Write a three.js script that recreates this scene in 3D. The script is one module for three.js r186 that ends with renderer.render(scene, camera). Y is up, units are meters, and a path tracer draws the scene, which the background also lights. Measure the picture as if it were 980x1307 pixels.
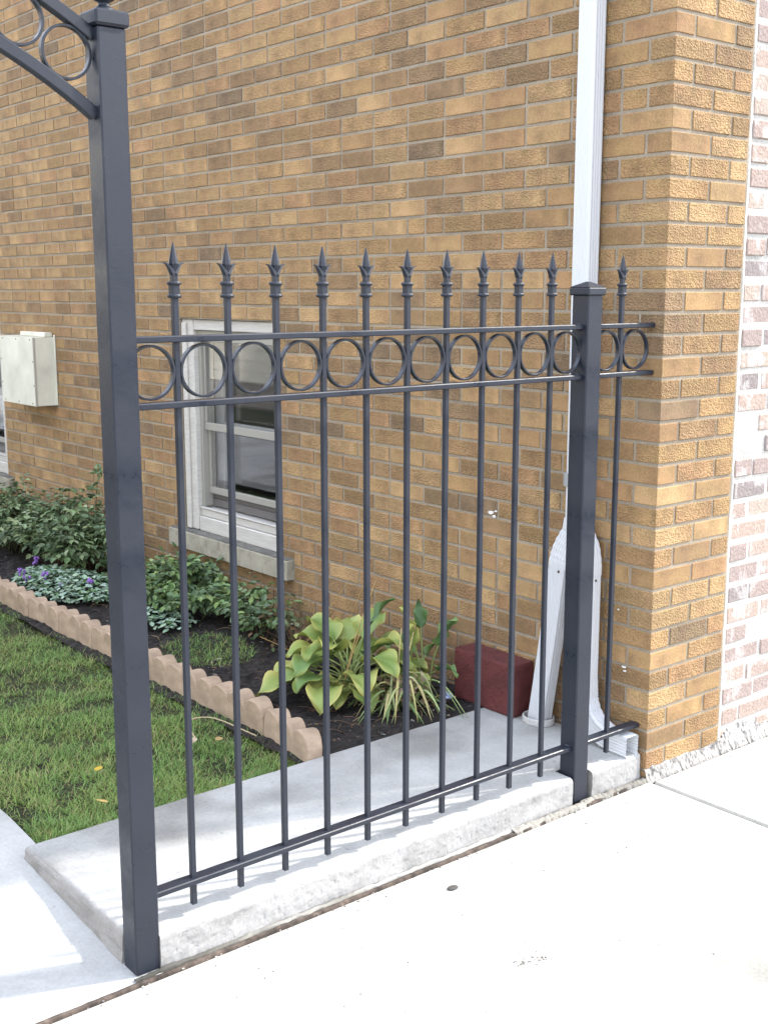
import * as THREE from 'three';
import { mergeGeometries, mergeVertices } from 'three/addons/utils/BufferGeometryUtils.js';
import { Brush, Evaluator, SUBTRACTION } from 'three-bvh-csg';

// ---------------------------------------------------------------- camera, sky, sun, exposure
const scene = new THREE.Scene();
const camera = new THREE.PerspectiveCamera(46.22, 767 / 1024, 0.05, 400);
camera.rotation.order = 'YXZ';
camera.position.set(-3.0334, 1.5856, 2.3316);
camera.rotation.set(-0.18285, -0.68896, -0.0005);
camera.updateMatrixWorld(); camera.updateProjectionMatrix();

const SUN = new THREE.Vector3(1, 0.9, 0.36).normalize();
const SKY_GAIN = 1.5;
function skyTexture() {
  const W = 512, H = 256, data = new Float32Array(W * H * 4), d = new THREE.Vector3();
  for (let j = 0; j < H; j++) for (let i = 0; i < W; i++) {
    const phi = (i + 0.5) / W * Math.PI * 2 - Math.PI, th = ((j + 0.5) / H - 0.5) * Math.PI;
    d.set(Math.cos(th) * Math.cos(phi), Math.sin(th), Math.cos(th) * Math.sin(phi));
    const up = Math.max(0, d.y), k = Math.pow(1 - up, 2.2);
    const c = Math.max(0, d.dot(SUN)), glow = 0.30 * Math.pow(c, 6) + 0.5 * Math.pow(c, 40);
    const g = SKY_GAIN;
    const o = (j * W + i) * 4;
    data[o] = g * (0.42 + 0.22 * k + glow); data[o + 1] = g * (0.47 + 0.19 * k + glow * 0.96); data[o + 2] = g * (0.58 + 0.12 * k + glow * 0.88); data[o + 3] = 1;
  }
  const t = new THREE.DataTexture(data, W, H, THREE.RGBAFormat, THREE.FloatType);
  t.mapping = THREE.EquirectangularReflectionMapping; t.magFilter = THREE.LinearFilter; t.minFilter = THREE.LinearFilter; t.needsUpdate = true;
  return t;
}
scene.background = skyTexture();
scene.environment = scene.background;

const sun = new THREE.DirectionalLight(new THREE.Color(1, 0.95, 0.87), 2.1);
sun.position.copy(SUN).multiplyScalar(25); sun.target.position.set(0, 0, 0);
sun.castShadow = true; sun.shadow.radius = 5; sun.shadow.mapSize.set(2048, 2048);
Object.assign(sun.shadow.camera, { left: -12, right: 12, top: 12, bottom: -12, near: 0.5, far: 60 });
scene.add(sun, sun.target);

const renderer = new THREE.WebGLRenderer({ antialias: true });
renderer.toneMapping = THREE.LinearToneMapping;
renderer.toneMappingExposure = 3.3;
renderer.shadowMap.enabled = true;

// ---------------------------------------------------------------- helpers
function mulberry(a) { return () => { a |= 0; a = a + 0x6D2B79F5 | 0; let t = Math.imul(a ^ a >>> 15, 1 | a); t = t + Math.imul(t ^ t >>> 7, 61 | t) ^ t; return ((t ^ t >>> 14) >>> 0) / 4294967296; }; }
const rnd = mulberry(20091017);
const rr = (a, b) => a + (b - a) * rnd();
const pick = (a) => a[Math.floor(rnd() * a.length) % a.length];
const V = (x, y, z) => new THREE.Vector3(x, y, z);
const lin = (r, g, b) => new THREE.Color().setRGB(r, g, b);
const hash = (x, y, s) => { let h = Math.imul(x, 374761393) + Math.imul(y, 668265263) + Math.imul(s, 2147483647 ^ 0x5bd1e995); h = Math.imul(h ^ h >>> 13, 1274126177); return ((h ^ h >>> 16) >>> 0) / 4294967296; };
const sm = (t) => t * t * (3 - 2 * t);
// value noise, periodic with period p cells
function vn(x, y, p, s) {
  const xi = Math.floor(x), yi = Math.floor(y), fx = sm(x - xi), fy = sm(y - yi), m = (a) => ((a % p) + p) % p;
  const a = hash(m(xi), m(yi), s), b = hash(m(xi + 1), m(yi), s), c = hash(m(xi), m(yi + 1), s), d = hash(m(xi + 1), m(yi + 1), s);
  return a + (b - a) * fx + (c - a) * fy + (a - b - c + d) * fx * fy;
}
function fbm(u, v, p, oct, s) { let t = 0, a = 0.5, n = 0; for (let o = 0; o < oct; o++) { t += a * vn(u * p, v * p, p, s + o); n += a; a *= 0.5; p *= 2; } return t / n; }
const nz = (x, y, s = 1, oct = 3) => fbm(x / 64 + 8, y / 64 + 8, 64, oct, s);   // plain noise about 1 unit per cell
function tex(size, fn, srgb, rx = 1, ry = rx) {
  const data = new Uint8Array(size * size * 4);
  for (let j = 0; j < size; j++) for (let i = 0; i < size; i++) {
    const c = fn(i / size, j / size), o = (j * size + i) * 4;
    for (let k = 0; k < 3; k++) data[o + k] = Math.max(0, Math.min(255, 255 * (c.length ? c[k] : c)));
    data[o + 3] = 255;
  }
  const t = new THREE.DataTexture(data, size, size, THREE.RGBAFormat);
  t.wrapS = t.wrapT = THREE.RepeatWrapping; t.magFilter = THREE.LinearFilter; t.minFilter = THREE.LinearMipmapLinearFilter; t.generateMipmaps = true;
  if (srgb) t.colorSpace = THREE.SRGBColorSpace;
  t.repeat.set(rx, ry); t.needsUpdate = true;
  return t;
}
const taken = {};
function numbered(n) { const k = taken[n] = (taken[n] ?? -1) + 1; return k ? n + '_' + String(k).padStart(3, '0') : n; }
function shade(o) { o.castShadow = true; o.receiveShadow = true; return o; }
function thing(name, label, category, at = [0, 0, 0], group) {
  const o = new THREE.Group(); o.name = numbered(name); o.position.set(...at); o.userData = { label, category };
  if (group) o.userData.group = group;
  scene.add(o); return o;
}
function part(name, geo, mat, parent, at, extra) {
  const m = shade(new THREE.Mesh(geo, mat)); m.name = name; if (at) m.position.set(...at);
  if (extra) Object.assign(m.userData, extra);
  parent.add(m); return m;
}
function solo(name, label, category, geo, mat, extra = {}) {
  const m = shade(new THREE.Mesh(geo, mat)); m.name = numbered(name); m.userData = { label, category, ...extra }; scene.add(m); return m;
}
function uvBox(g, ou = 0, ov = 0) {                     // planar uv in metres by dominant normal
  if (g.index) g = g.toNonIndexed();
  if (!g.attributes.normal || !g.userData.smooth) g.computeVertexNormals();
  const p = g.attributes.position, n = g.attributes.normal, uv = new Float32Array(p.count * 2);
  for (let i = 0; i < p.count; i += 3) {
    let ax = Math.abs(n.getX(i) + n.getX(i + 1) + n.getX(i + 2)), ay = Math.abs(n.getY(i) + n.getY(i + 1) + n.getY(i + 2)), az = Math.abs(n.getZ(i) + n.getZ(i + 1) + n.getZ(i + 2));
    for (let k = i; k < i + 3; k++) {
      const x = p.getX(k), y = p.getY(k), z = p.getZ(k);
      const [a, b] = ax >= ay && ax >= az ? [z, y] : ay >= az ? [x, z] : [x, y];
      uv[k * 2] = a + ou; uv[k * 2 + 1] = b + ov;
    }
  }
  g.setAttribute('uv', new THREE.BufferAttribute(uv, 2));
  return g;
}
function uvSmooth(g, ou = 0, ov = 0) {                  // the same, but the surface stays smooth
  g.deleteAttribute('uv'); g.deleteAttribute('normal'); g = mergeVertices(g, 1e-5); g.computeVertexNormals(); g = g.toNonIndexed();
  const keep = g.attributes.normal; g = uvBox(g, ou, ov); g.setAttribute('normal', keep); return g;
}
function chamfer(w, h, d, b = 0.002, ou = 0, ov = 0, warp = 0) {   // a box with chamfered edges, 44 triangles
  const H = [w / 2, h / 2, d / 2], pos = [];
  const tri = (A, B, C) => { const n = B.clone().sub(A).cross(C.clone().sub(A)), m = A.clone().add(B).add(C); if (n.dot(m) < 0) [B, C] = [C, B]; for (const q of [A, B, C]) pos.push(q.x, q.y, q.z); };
  const P = (s, a) => { const c = [0, 1, 2].map((k) => s[k] * (k === a ? H[k] : H[k] - b)); return V(...c); };   // corner s, on face a
  for (let a = 0; a < 3; a++) { const [u, v] = [(a + 1) % 3, (a + 2) % 3];
    for (const s of [-1, 1]) { const q = [[-1, -1], [1, -1], [1, 1], [-1, 1]].map(([x, y]) => { const t = [0, 0, 0]; t[a] = s; t[u] = x; t[v] = y; return P(t, a); }); tri(q[0], q[1], q[2]); tri(q[0], q[2], q[3]); }
    for (const s of [-1, 1]) for (const t of [-1, 1]) { const e = (k, f) => { const c = [0, 0, 0]; c[a] = k; c[u] = s; c[v] = t; return P(c, f); }; tri(e(-1, u), e(1, u), e(1, v)); tri(e(-1, u), e(1, v), e(-1, v)); } }
  for (const x of [-1, 1]) for (const y of [-1, 1]) for (const z of [-1, 1]) tri(P([x, y, z], 0), P([x, y, z], 1), P([x, y, z], 2));
  const g = new THREE.BufferGeometry(); g.setAttribute('position', new THREE.Float32BufferAttribute(pos, 3));
  return uvBox(g, ou, ov);
}
const bx = (w, h, d, x = 0, y = 0, z = 0, b = 0.0015) => chamfer(w, h, d, b).translate(x, y, z);
const span = (x0, x1, y0, y1, z0, z1, b = 0.0015) => chamfer(x1 - x0, y1 - y0, z1 - z0, b).translate((x0 + x1) / 2, (y0 + y1) / 2, (z0 + z1) / 2);
function paint(g, c) { const n = g.attributes.position.count, a = new Float32Array(n * 3); for (let i = 0; i < n; i++) { a[i * 3] = c.r; a[i * 3 + 1] = c.g; a[i * 3 + 2] = c.b; } g.setAttribute('color', new THREE.BufferAttribute(a, 3)); return g; }
function strip(g) { g = g.index ? g.toNonIndexed() : g; for (const k of Object.keys(g.attributes)) if (!['position', 'normal', 'uv', 'color'].includes(k)) g.deleteAttribute(k); return g; }
const merge = (l) => mergeGeometries(l.map(strip));
function sweep(section, frames, close = true) {          // section: closed list of [a, b]; frames: {p, u, v, s}
  const n = section.length, pos = [], idx = [], uv = []; let len = 0;
  frames.forEach((f, j) => {
    if (j) len += f.p.distanceTo(frames[j - 1].p);
    section.forEach(([a, b], i) => { const s = f.s ?? 1; pos.push(f.p.x + s * (a * f.u.x + b * f.v.x), f.p.y + s * (a * f.u.y + b * f.v.y), f.p.z + s * (a * f.u.z + b * f.v.z)); uv.push(i / n * 0.2, len); });
  });
  for (let j = 0; j + 1 < frames.length; j++) for (let i = 0; i < n - (close ? 0 : 1); i++) { const a = j * n + i, b = j * n + (i + 1) % n, c = a + n, d = b + n; idx.push(a, b, d, a, d, c); }
  const g = new THREE.BufferGeometry(); g.setAttribute('position', new THREE.Float32BufferAttribute(pos, 3)); g.setAttribute('uv', new THREE.Float32BufferAttribute(uv, 2)); g.setIndex(idx);
  g.computeVertexNormals(); return g;
}
function tube(pts, r0, r1 = r0, n = 6, segs = 12) {
  const c = new THREE.CatmullRomCurve3(pts), F = c.computeFrenetFrames(segs), fr = [];
  for (let i = 0; i <= segs; i++) fr.push({ p: c.getPoint(i / segs), u: F.normals[i], v: F.binormals[i], s: r0 + (r1 - r0) * i / segs });
  return sweep(Array.from({ length: n }, (_, i) => [Math.cos(i / n * 6.2832), Math.sin(i / n * 6.2832)]), fr);
}

// ---------------------------------------------------------------- materials
const std = (o) => new THREE.MeshStandardMaterial(o);
const grainMap = tex(512, (u, v) => { const a = fbm(u, v, 6, 4, 3), b = vn(u * 160, v * 160, 160, 5); const g = 0.74 + 0.3 * a + 0.20 * (b - 0.5) - (vn(u * 120, v * 120, 120, 6) > 0.93 ? 0.16 : 0); return [g, g * (0.985 + 0.03 * vn(u * 9, v * 9, 9, 8)), g * 0.99]; }, true, 3);
const roughA = tex(512, (u, v) => {                       // bark-like matt texture: broken ridges
  const w = fbm(u, v, 12, 3, 11) * 0.04, x = u + w, y = v + fbm(u, v, 12, 3, 21) * 0.04;
  const a = 1 - Math.abs(2 * fbm(x, y * 1.0, 40, 2, 31) - 1) * 2.2, b = fbm(u, v, 110, 2, 41);
  return Math.max(0, Math.min(1, 0.55 * Math.max(0, a) + 0.35 * b + 0.1)); }, false, 3);
const roughB = tex(256, (u, v) => 0.35 + 0.35 * fbm(u, v, 48, 3, 51) + 0.2 * fbm(u, v, 10, 2, 61), false, 3);
const TAN = [[0.46, 0.288, 0.136], [0.42, 0.260, 0.118], [0.48, 0.308, 0.148], [0.38, 0.232, 0.108], [0.42, 0.248, 0.120], [0.335, 0.208, 0.104], [0.30, 0.192, 0.102], [0.265, 0.176, 0.100], [0.36, 0.215, 0.106]];
const brickMats = TAN.map(([r, g, b]) => [0, 1].map((k) => std({ color: lin(r, g, b), map: grainMap, bumpMap: k ? roughA : roughB, bumpScale: k ? 0.005 : 0.0022, roughness: 0.88 })));
const brickStuffMat = std({ vertexColors: true, map: grainMap, bumpMap: roughA, bumpScale: 0.0035, roughness: 0.88 });
const mortarMap = tex(512, (u, v) => { const a = 0.74 + 0.3 * fbm(u, v, 5, 5, 71) + 0.12 * (vn(u * 200, v * 200, 200, 72) - 0.5); return [a, a * 0.99, a * 0.965]; }, true, 1.5);
const mortarMat = std({ color: lin(0.375, 0.325, 0.26), map: mortarMap, bumpMap: roughB, bumpScale: 0.003, roughness: 0.95 });
const whiteMortarMat = std({ color: lin(0.66, 0.655, 0.64), map: mortarMap, bumpMap: roughB, bumpScale: 0.005, roughness: 0.95 });
// old common brick with the remains of a white wash
const washed = [[0.36, 0.275, 0.235], [0.32, 0.25, 0.225], [0.39, 0.295, 0.245], [0.25, 0.21, 0.20], [0.40, 0.32, 0.265]].map((c, k) => std({ map: tex(256, (u, v) => {
  const t = fbm(u, v, 5, 4, 80 + k * 7), streak = fbm(u, v * 0.25 + 0.1, 16, 3, 90 + k), m = Math.max(0, Math.min(1, (0.75 * t + 0.35 * streak - 0.58) * 3)), g = 0.8 + 0.4 * fbm(u, v, 40, 2, 95 + k);
  return [0, 1, 2].map((i) => { const l = (c[i] * g) * (1 - m) + [0.62, 0.60, 0.58][i] * m; return Math.pow(l, 1 / 2.2); }); }, true, 4), bumpMap: roughB, bumpScale: 0.006, roughness: 0.9 }));
const concMap = (seed, stain) => tex(1024, (u, v) => {
  const a = fbm(u, v, 3, 6, seed), b = fbm(u, v, 24, 3, seed + 9), sp = vn(u * 340, v * 340, 340, seed + 3), pit = vn(u * 170, v * 170, 170, seed + 5);
  let g = 0.80 + 0.20 * (a - 0.5) * stain + 0.10 * (b - 0.5) + 0.05 * (sp - 0.5); if (pit > 0.965) g -= 0.12;
  const w = Math.max(0, fbm(u, v, 4, 4, seed + 20) - 0.56) * stain * 0.9; g -= w;
  return [g * 1.0, g * (0.995 - w * 0.04), g * (0.975 - w * 0.15)]; }, true, 0.5);
const concBump = tex(512, (u, v) => 0.5 * fbm(u, v, 60, 3, 131) + 0.3 * fbm(u, v, 8, 3, 141) + (vn(u * 90, v * 90, 90, 151) > 0.94 ? -0.3 : 0) + 0.15, false, 1.4);
const slabMat = std({ vertexColors: true, color: lin(0.66, 0.665, 0.67), map: concMap(201, 1.1), bumpMap: concBump, bumpScale: 0.003, roughness: 0.9 });
const paveMat = std({ color: lin(0.66, 0.65, 0.62), map: concMap(241, 0.7), bumpMap: concBump, bumpScale: 0.002, roughness: 0.9 });
const walkMat = std({ color: lin(0.66, 0.67, 0.68), map: concMap(281, 0.8), bumpMap: concBump, bumpScale: 0.002, roughness: 0.9 });
const crumbMat = std({ color: lin(0.36, 0.34, 0.31), map: concMap(301, 2.2), bumpMap: concBump, bumpScale: 0.01, roughness: 0.95 });
const paintBump = tex(256, (u, v) => 0.5 + 0.25 * (fbm(u, v, 20, 3, 161) - 0.5) + 0.15 * (vn(u * 110, v * 110, 110, 165) - 0.5), false, 3);
const ironRough = tex(256, (u, v) => 0.40 + 0.5 * (fbm(u, v, 7, 4, 371) - 0.35) + 0.12 * (vn(u * 60, v * 60, 60, 375) - 0.5), false, 2.3);
const ironMat = new THREE.MeshPhysicalMaterial({ color: lin(0.014, 0.018, 0.029), roughness: 0.88, roughnessMap: ironRough, bumpMap: paintBump, bumpScale: 0.0006 });
const spoutMat = std({ color: lin(0.62, 0.635, 0.655), roughness: 0.42, bumpMap: paintBump, bumpScale: 0.0004 });
const pvcMat = std({ color: lin(0.70, 0.69, 0.66), roughness: 0.55, map: tex(128, (u, v) => 0.84 + 0.2 * (fbm(u, v, 6, 4, 171) - 0.3), true, 8) });
const woodMat = std({ color: lin(0.64, 0.64, 0.63), roughness: 0.6, map: tex(256, (u, v) => { const p = fbm(u, v, 12, 4, 181), f = p > 0.97 ? 0.62 : 0.93 + 0.08 * (vn(u * 5, v * 60, 60, 185) - 0.5); return [f, f * 0.98, f * 0.95]; }, true, 3), bumpMap: roughB, bumpScale: 0.0012 });
const aluMat = std({ color: lin(0.35, 0.335, 0.295), roughness: 0.5, metalness: 0.15 });
const sashDarkMat = std({ color: lin(0.13, 0.12, 0.115), roughness: 0.5 });
const stoneMat = std({ color: lin(0.60, 0.565, 0.49), roughness: 0.92, bumpMap: concBump, bumpScale: 0.003, map: tex(512, (u, v) => {   // limestone with lichen and run-off stains
  const n = fbm(u, v, 10, 5, 191), st = Math.max(0, fbm(u, v * 0.12, 14, 3, 195) - 0.55) * 2.2, l = Math.max(0, fbm(u, v, 30, 3, 197) - 0.6) * 1.4, g = 0.80 + 0.2 * (n - 0.5) - st * 0.14 - l * 0.25; return [g, g * 0.99, g * 0.95]; }, true, 1.5) });
const sillTopMat = std({ color: lin(0.24, 0.23, 0.20), roughness: 0.95, bumpMap: concBump, bumpScale: 0.004, map: tex(256, (u, v) => 0.72 + 0.4 * (fbm(u, v, 50, 3, 205) - 0.4) + 0.25 * (fbm(u, v, 6, 2, 207) - 0.5), true, 3) });
const glassMat = new THREE.MeshPhysicalMaterial({ color: 0xffffff, roughness: 0.015, transmission: 1, thickness: 0, ior: 1.6 });
const roomMat = std({ color: lin(0.10, 0.095, 0.085), roughness: 0.95 });
const ventMat = std({ color: lin(0.80, 0.785, 0.68), roughness: 0.55, bumpMap: paintBump, bumpScale: 0.001, map: tex(256, (u, v) => { const g = 0.92 + 0.14 * (fbm(u, v, 5, 4, 211) - 0.5); return [g, g, g * 0.985]; }, true, 2) });
const rustMat = std({ color: lin(0.10, 0.06, 0.035), roughness: 0.8 });
const redMat = std({ color: lin(0.150, 0.034, 0.032), roughness: 0.8, map: tex(256, (u, v) => { const s = vn(u * 120, v * 120, 120, 221), g = 0.86 + 0.25 * (fbm(u, v, 8, 4, 223) - 0.5) + (s > 0.94 ? 0.3 : 0); return g; }, true, 3), bumpMap: roughB, bumpScale: 0.004 });
const edgeMat = std({ color: lin(0.60, 0.455, 0.335), roughness: 0.93, map: tex(256, (u, v) => { const g = 0.84 + 0.22 * (fbm(u, v, 8, 5, 231) - 0.5) + 0.08 * (vn(u * 130, v * 130, 130, 233) - 0.5); return [g, g * 0.99, g * 0.97]; }, true, 3), bumpMap: roughB, bumpScale: 0.002 });
const soilMap = tex(512, (u, v) => { const g = 0.45 + 0.7 * (fbm(u, v, 40, 4, 251) - 0.25), c = vn(u * 90, v * 90, 90, 255) > 0.93 ? 0.25 : 0; return [g + c, g * 0.95 + c * 0.8, g * 0.9 + c * 0.6]; }, true, 1.2);
const soilMat = std({ color: lin(0.050, 0.044, 0.042), map: soilMap, roughness: 1, bumpMap: tex(512, (u, v) => fbm(u, v, 30, 5, 261), false, 1.2), bumpScale: 0.02 });
const turfMat = std({ color: lin(0.075, 0.085, 0.030), map: soilMap, roughness: 1, bumpMap: roughB, bumpScale: 0.01 });
const jointMat = std({ color: lin(0.22, 0.185, 0.165), roughness: 0.95, bumpMap: roughB, bumpScale: 0.004, map: soilMap });

// ---------------------------------------------------------------- ground, pavement, slab
const STR = { kind: 'structure' };
function sheet(x0, x1, z0, z1, nx, nzn, fy) {              // a height field with uv in metres
  const g = new THREE.PlaneGeometry(1, 1, nx, nzn).rotateX(-Math.PI / 2), p = g.attributes.position, uv = g.attributes.uv;
  for (let i = 0; i < p.count; i++) { const x = x0 + (p.getX(i) + 0.5) * (x1 - x0), z = z0 + (p.getZ(i) + 0.5) * (z1 - z0); p.setXYZ(i, x, fy(x, z), z); uv.setXY(i, x, z); }
  g.computeVertexNormals(); return g;
}
const asphaltMat = std({ color: lin(0.10, 0.10, 0.10), roughness: 0.95, map: soilMap });
solo('ground', 'dark ground sheet under the pavement and the yard', 'ground', sheet(-150, 150, -150, 150, 2, 2, () => -0.06), asphaltMat, STR);
function pavePanel(x0, x1, z0, z1, label) { return solo('sidewalk', label, 'pavement', uvBox(chamfer(x1 - x0, 0.1, z1 - z0, 0.006)).translate((x0 + x1) / 2, -0.05, (z0 + z1) / 2), paveMat, STR); }
pavePanel(-3.4, -0.004, 0.018, 1.62, 'pale sunlit pavement panel in front of the fence step');
pavePanel(0.006, 1.62, 0.03, 1.62, 'pale pavement panel at the foot of the brick corner, right of the joint');
pavePanel(-3.4, -0.004, 1.632, 3.2, 'pale pavement panel nearest the viewer');
pavePanel(0.006, 1.62, 1.632, 3.2, 'pale pavement panel right of the nearest one');
pavePanel(1.632, 3.2, 0.03, 1.62, 'pale pavement panel along the whitewashed brick front');
pavePanel(-6.6, -3.41, 0.018, 1.62, 'pale pavement panel left beyond the gate');
// side walk between the houses rises gently from the pavement
const walkY = (z) => z > -0.9 ? 0.083 * Math.max(0, -z) : 0.0747 + 0.004 * (-z - 0.9);
solo('path', 'pale concrete side path rising from the pavement, left of the raised step', 'path', sheet(-3.5, -1.79, -0.985, 0.004, 20, 30, (x, z) => walkY(z)), walkMat, STR);
solo('path', 'pale concrete side path panel beside the lawn, further back', 'path', sheet(-3.5, -1.832, -2.4, -0.993, 10, 10, (x, z) => walkY(z)), walkMat, STR);
for (let k = 0; k < 6; k++) solo('path', ['third', 'fourth', 'fifth', 'sixth', 'seventh', 'last'][k] + ' concrete panel of the side path from the pavement, mirrored in the window', 'path', sheet(-3.5, -1.832, -2.408 - (k + 1) * 2.2 + 0.008, -2.408 - k * 2.2, 4, 4, (x, z) => walkY(z)), walkMat, STR);

// raised concrete step that carries the fence
function slabGeo() {
  const x0 = -1.845, x1 = -0.004, y0 = -0.05, y1 = 0.09, z0 = -0.665, z1 = -0.012, r = 0.014;
  const g = new THREE.BoxGeometry(x1 - x0, y1 - y0, z1 - z0, 300, 20, 60), p = g.attributes.position, c = V((x0 + x1) / 2, (y0 + y1) / 2, (z0 + z1) / 2), h = V((x1 - x0) / 2 - r, (y1 - y0) / 2 - r, (z1 - z0) / 2 - r);
  const q = V(0, 0, 0), k = V(0, 0, 0), n = V(0, 0, 0), col = new Float32Array(p.count * 3);
  for (let i = 0; i < p.count; i++) {
    q.fromBufferAttribute(p, i); k.copy(q).clamp(h.clone().negate(), h); n.copy(q).sub(k); if (n.lengthSq() < 1e-12) n.set(0, 1, 0); n.normalize();
    q.copy(k).addScaledVector(n, r).add(c);
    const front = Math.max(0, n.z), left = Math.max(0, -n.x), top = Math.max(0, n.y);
    const rough = nz(q.x * 55, q.y * 70, 7, 3) - 0.5, pit = Math.max(0, nz(q.x * 95, q.y * 120, 17, 1) - 0.76) * 0.045;
    const lump = nz(q.x * 9, q.y * 20, 27, 2) - 0.5;
    q.addScaledVector(n, front * (rough * 0.0016 - pit * 0.2 + lump * 0.006) + left * (nz(q.z * 20, q.y * 60, 9, 2) - 0.5) * 0.006 + top * (nz(q.x * 6, q.z * 6, 19, 3) - 0.5) * 0.004);
    if (left > 0.1) q.x -= (0.09 - q.y) * 0.10;
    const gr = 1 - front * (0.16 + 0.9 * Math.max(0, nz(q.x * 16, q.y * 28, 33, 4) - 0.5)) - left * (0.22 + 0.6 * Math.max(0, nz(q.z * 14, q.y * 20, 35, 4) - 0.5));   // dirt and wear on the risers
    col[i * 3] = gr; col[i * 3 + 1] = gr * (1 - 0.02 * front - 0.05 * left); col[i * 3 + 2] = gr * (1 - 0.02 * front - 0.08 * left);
    p.setXYZ(i, q.x, q.y, q.z);
  }
  g.setAttribute('color', new THREE.BufferAttribute(col, 3));
  return uvSmooth(g);
}
{
  const ev = new Evaluator(); ev.attributes = ['position', 'normal', 'uv', 'color'];
  const cut = (x0, x1, z0, z1) => { const b = new Brush(paint(new THREE.BoxGeometry(x1 - x0, 0.4, z1 - z0).translate((x0 + x1) / 2, 0, (z0 + z1) / 2), lin(0.6, 0.58, 0.55))); b.updateMatrixWorld(); return b; };
  let s = new Brush(slabGeo()); s.updateMatrixWorld();
  s = ev.evaluate(s, cut(-0.343, -0.252, -0.09, 0.1), SUBTRACTION); s.updateMatrixWorld();
  s = ev.evaluate(s, cut(-1.95, -1.7866, -0.085, 0.1), SUBTRACTION);
  solo('concrete_step', 'raised pale concrete step with rounded edge under the iron fence', 'step', s.geometry, slabMat, STR);
}
// joint filler and crumbled mortar along the foot of the step
function ridge(x0, x1, zc, w, h, n, seed, rag) {
  const m = 7, pos = [], uv = [], idx = [];
  for (let i = 0; i <= n; i++) { const x = x0 + (x1 - x0) * i / n; for (let j = 0; j <= m; j++) { const t = j / m, a = nz(x * 22, t * 3, seed, 3), b = nz(x * 90, t * 9, seed + 3, 2);
    const z = zc - w / 2 + w * t + rag * (nz(x * 30, 0.5 + t * 0.5, seed + 5, 3) - 0.5), y = Math.sin(Math.PI * t) ** 0.6 * h * (0.5 + a) + rag * 0.25 * (b - 0.4) * Math.sin(Math.PI * t); pos.push(x, Math.max(y, -0.01) - (t === 0 || t === 1 ? 0.01 : 0), z); uv.push(x, z + y); } }
  for (let i = 0; i < n; i++) for (let j = 0; j < m; j++) { const a = i * (m + 1) + j, b = a + m + 1; idx.push(a, a + 1, b, b, a + 1, b + 1); }
  const g = new THREE.BufferGeometry(); g.setAttribute('position', new THREE.Float32BufferAttribute(pos, 3)); g.setAttribute('uv', new THREE.Float32BufferAttribute(uv, 2)); g.setIndex(idx); g.computeVertexNormals(); return g;
}
solo('expansion_joint', 'brown fibre joint strip between the pavement and the fence step', 'joint strip', ridge(-2.6, -0.03, 0.008, 0.017, 0.003, 600, 401, 0.006), jointMat, STR);
solo('mortar_rubble', 'crumbled grey mortar at the foot of the step by the right post', 'mortar', ridge(-0.62, -0.004, 0.002, 0.034, 0.008, 300, 411, 0.022), crumbMat, STR);
solo('mortar_rubble', 'thin line of white crumbled mortar between the step and the brown joint strip', 'mortar', ridge(-1.86, -0.45, -0.006, 0.018, 0.007, 600, 413, 0.012), std({ color: lin(0.55, 0.54, 0.52), map: concMap(351, 2), roughness: 0.95 }), STR);
// broken render that clings to the lowest bricks: a ragged, lumpy skin against the wall
function render(x0, x1, hgt, out, n, seed, zw) {
  const m = 16, pos = [], uv = [], idx = [];
  for (let i = 0; i <= n; i++) { const x = x0 + (x1 - x0) * i / n, top = hgt * (0.35 + 1.0 * nz(x * 14, 3, seed, 4)); for (let j = 0; j <= m; j++) { const t = j / m, y = -0.01 + (top + 0.01) * (1 - t), f = Math.pow(t, 1.6);
    const z = zw - 0.004 + (t > 0.01 ? 0.006 + out * f * (0.7 + 0.5 * nz(x * 16, y * 30, seed + 2, 2)) + 0.0032 * (nz(x * 90, y * 130, seed + 4, 3) - 0.5) * Math.min(1, t * 4) : 0); pos.push(x, y, z); uv.push(x, y + z); } }
  for (let i = 0; i < n; i++) for (let j = 0; j < m; j++) { const a = i * (m + 1) + j, b = a + m + 1; idx.push(a, a + 1, b, b, a + 1, b + 1); }
  const g = new THREE.BufferGeometry(); g.setAttribute('position', new THREE.Float32BufferAttribute(pos, 3)); g.setAttribute('uv', new THREE.Float32BufferAttribute(uv, 2)); g.setIndex(idx); g.computeVertexNormals(); return g;
}
const renderMap = (seed) => tex(512, (u, v) => { const d = fbm(u, v, 64, 3, seed), e = fbm(u, v, 128, 2, seed + 5), k = Math.max(0, Math.min(1, (0.50 - d) * 5)), g = 0.86 - 0.28 * k + 0.22 * (e - 0.5); return [g, g * 0.99, g * 0.98]; }, true, 2);
solo('mortar_fillet', 'rough broken cement along the foot of the brick corner', 'mortar', render(-0.008, 0.43, 0.042, 0.020, 420, 421, 0.002), std({ color: lin(0.46, 0.45, 0.43), map: renderMap(331), bumpMap: concBump, bumpScale: 0.012, roughness: 0.95 }), STR);
solo('mortar_fillet', 'whitewashed broken cement along the foot of the whitewashed brick', 'mortar', render(0.433, 2.4, 0.06, 0.03, 800, 431, -0.010), std({ color: lin(0.58, 0.57, 0.55), map: renderMap(341), bumpMap: concBump, bumpScale: 0.012, roughness: 0.95 }), STR);
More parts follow.
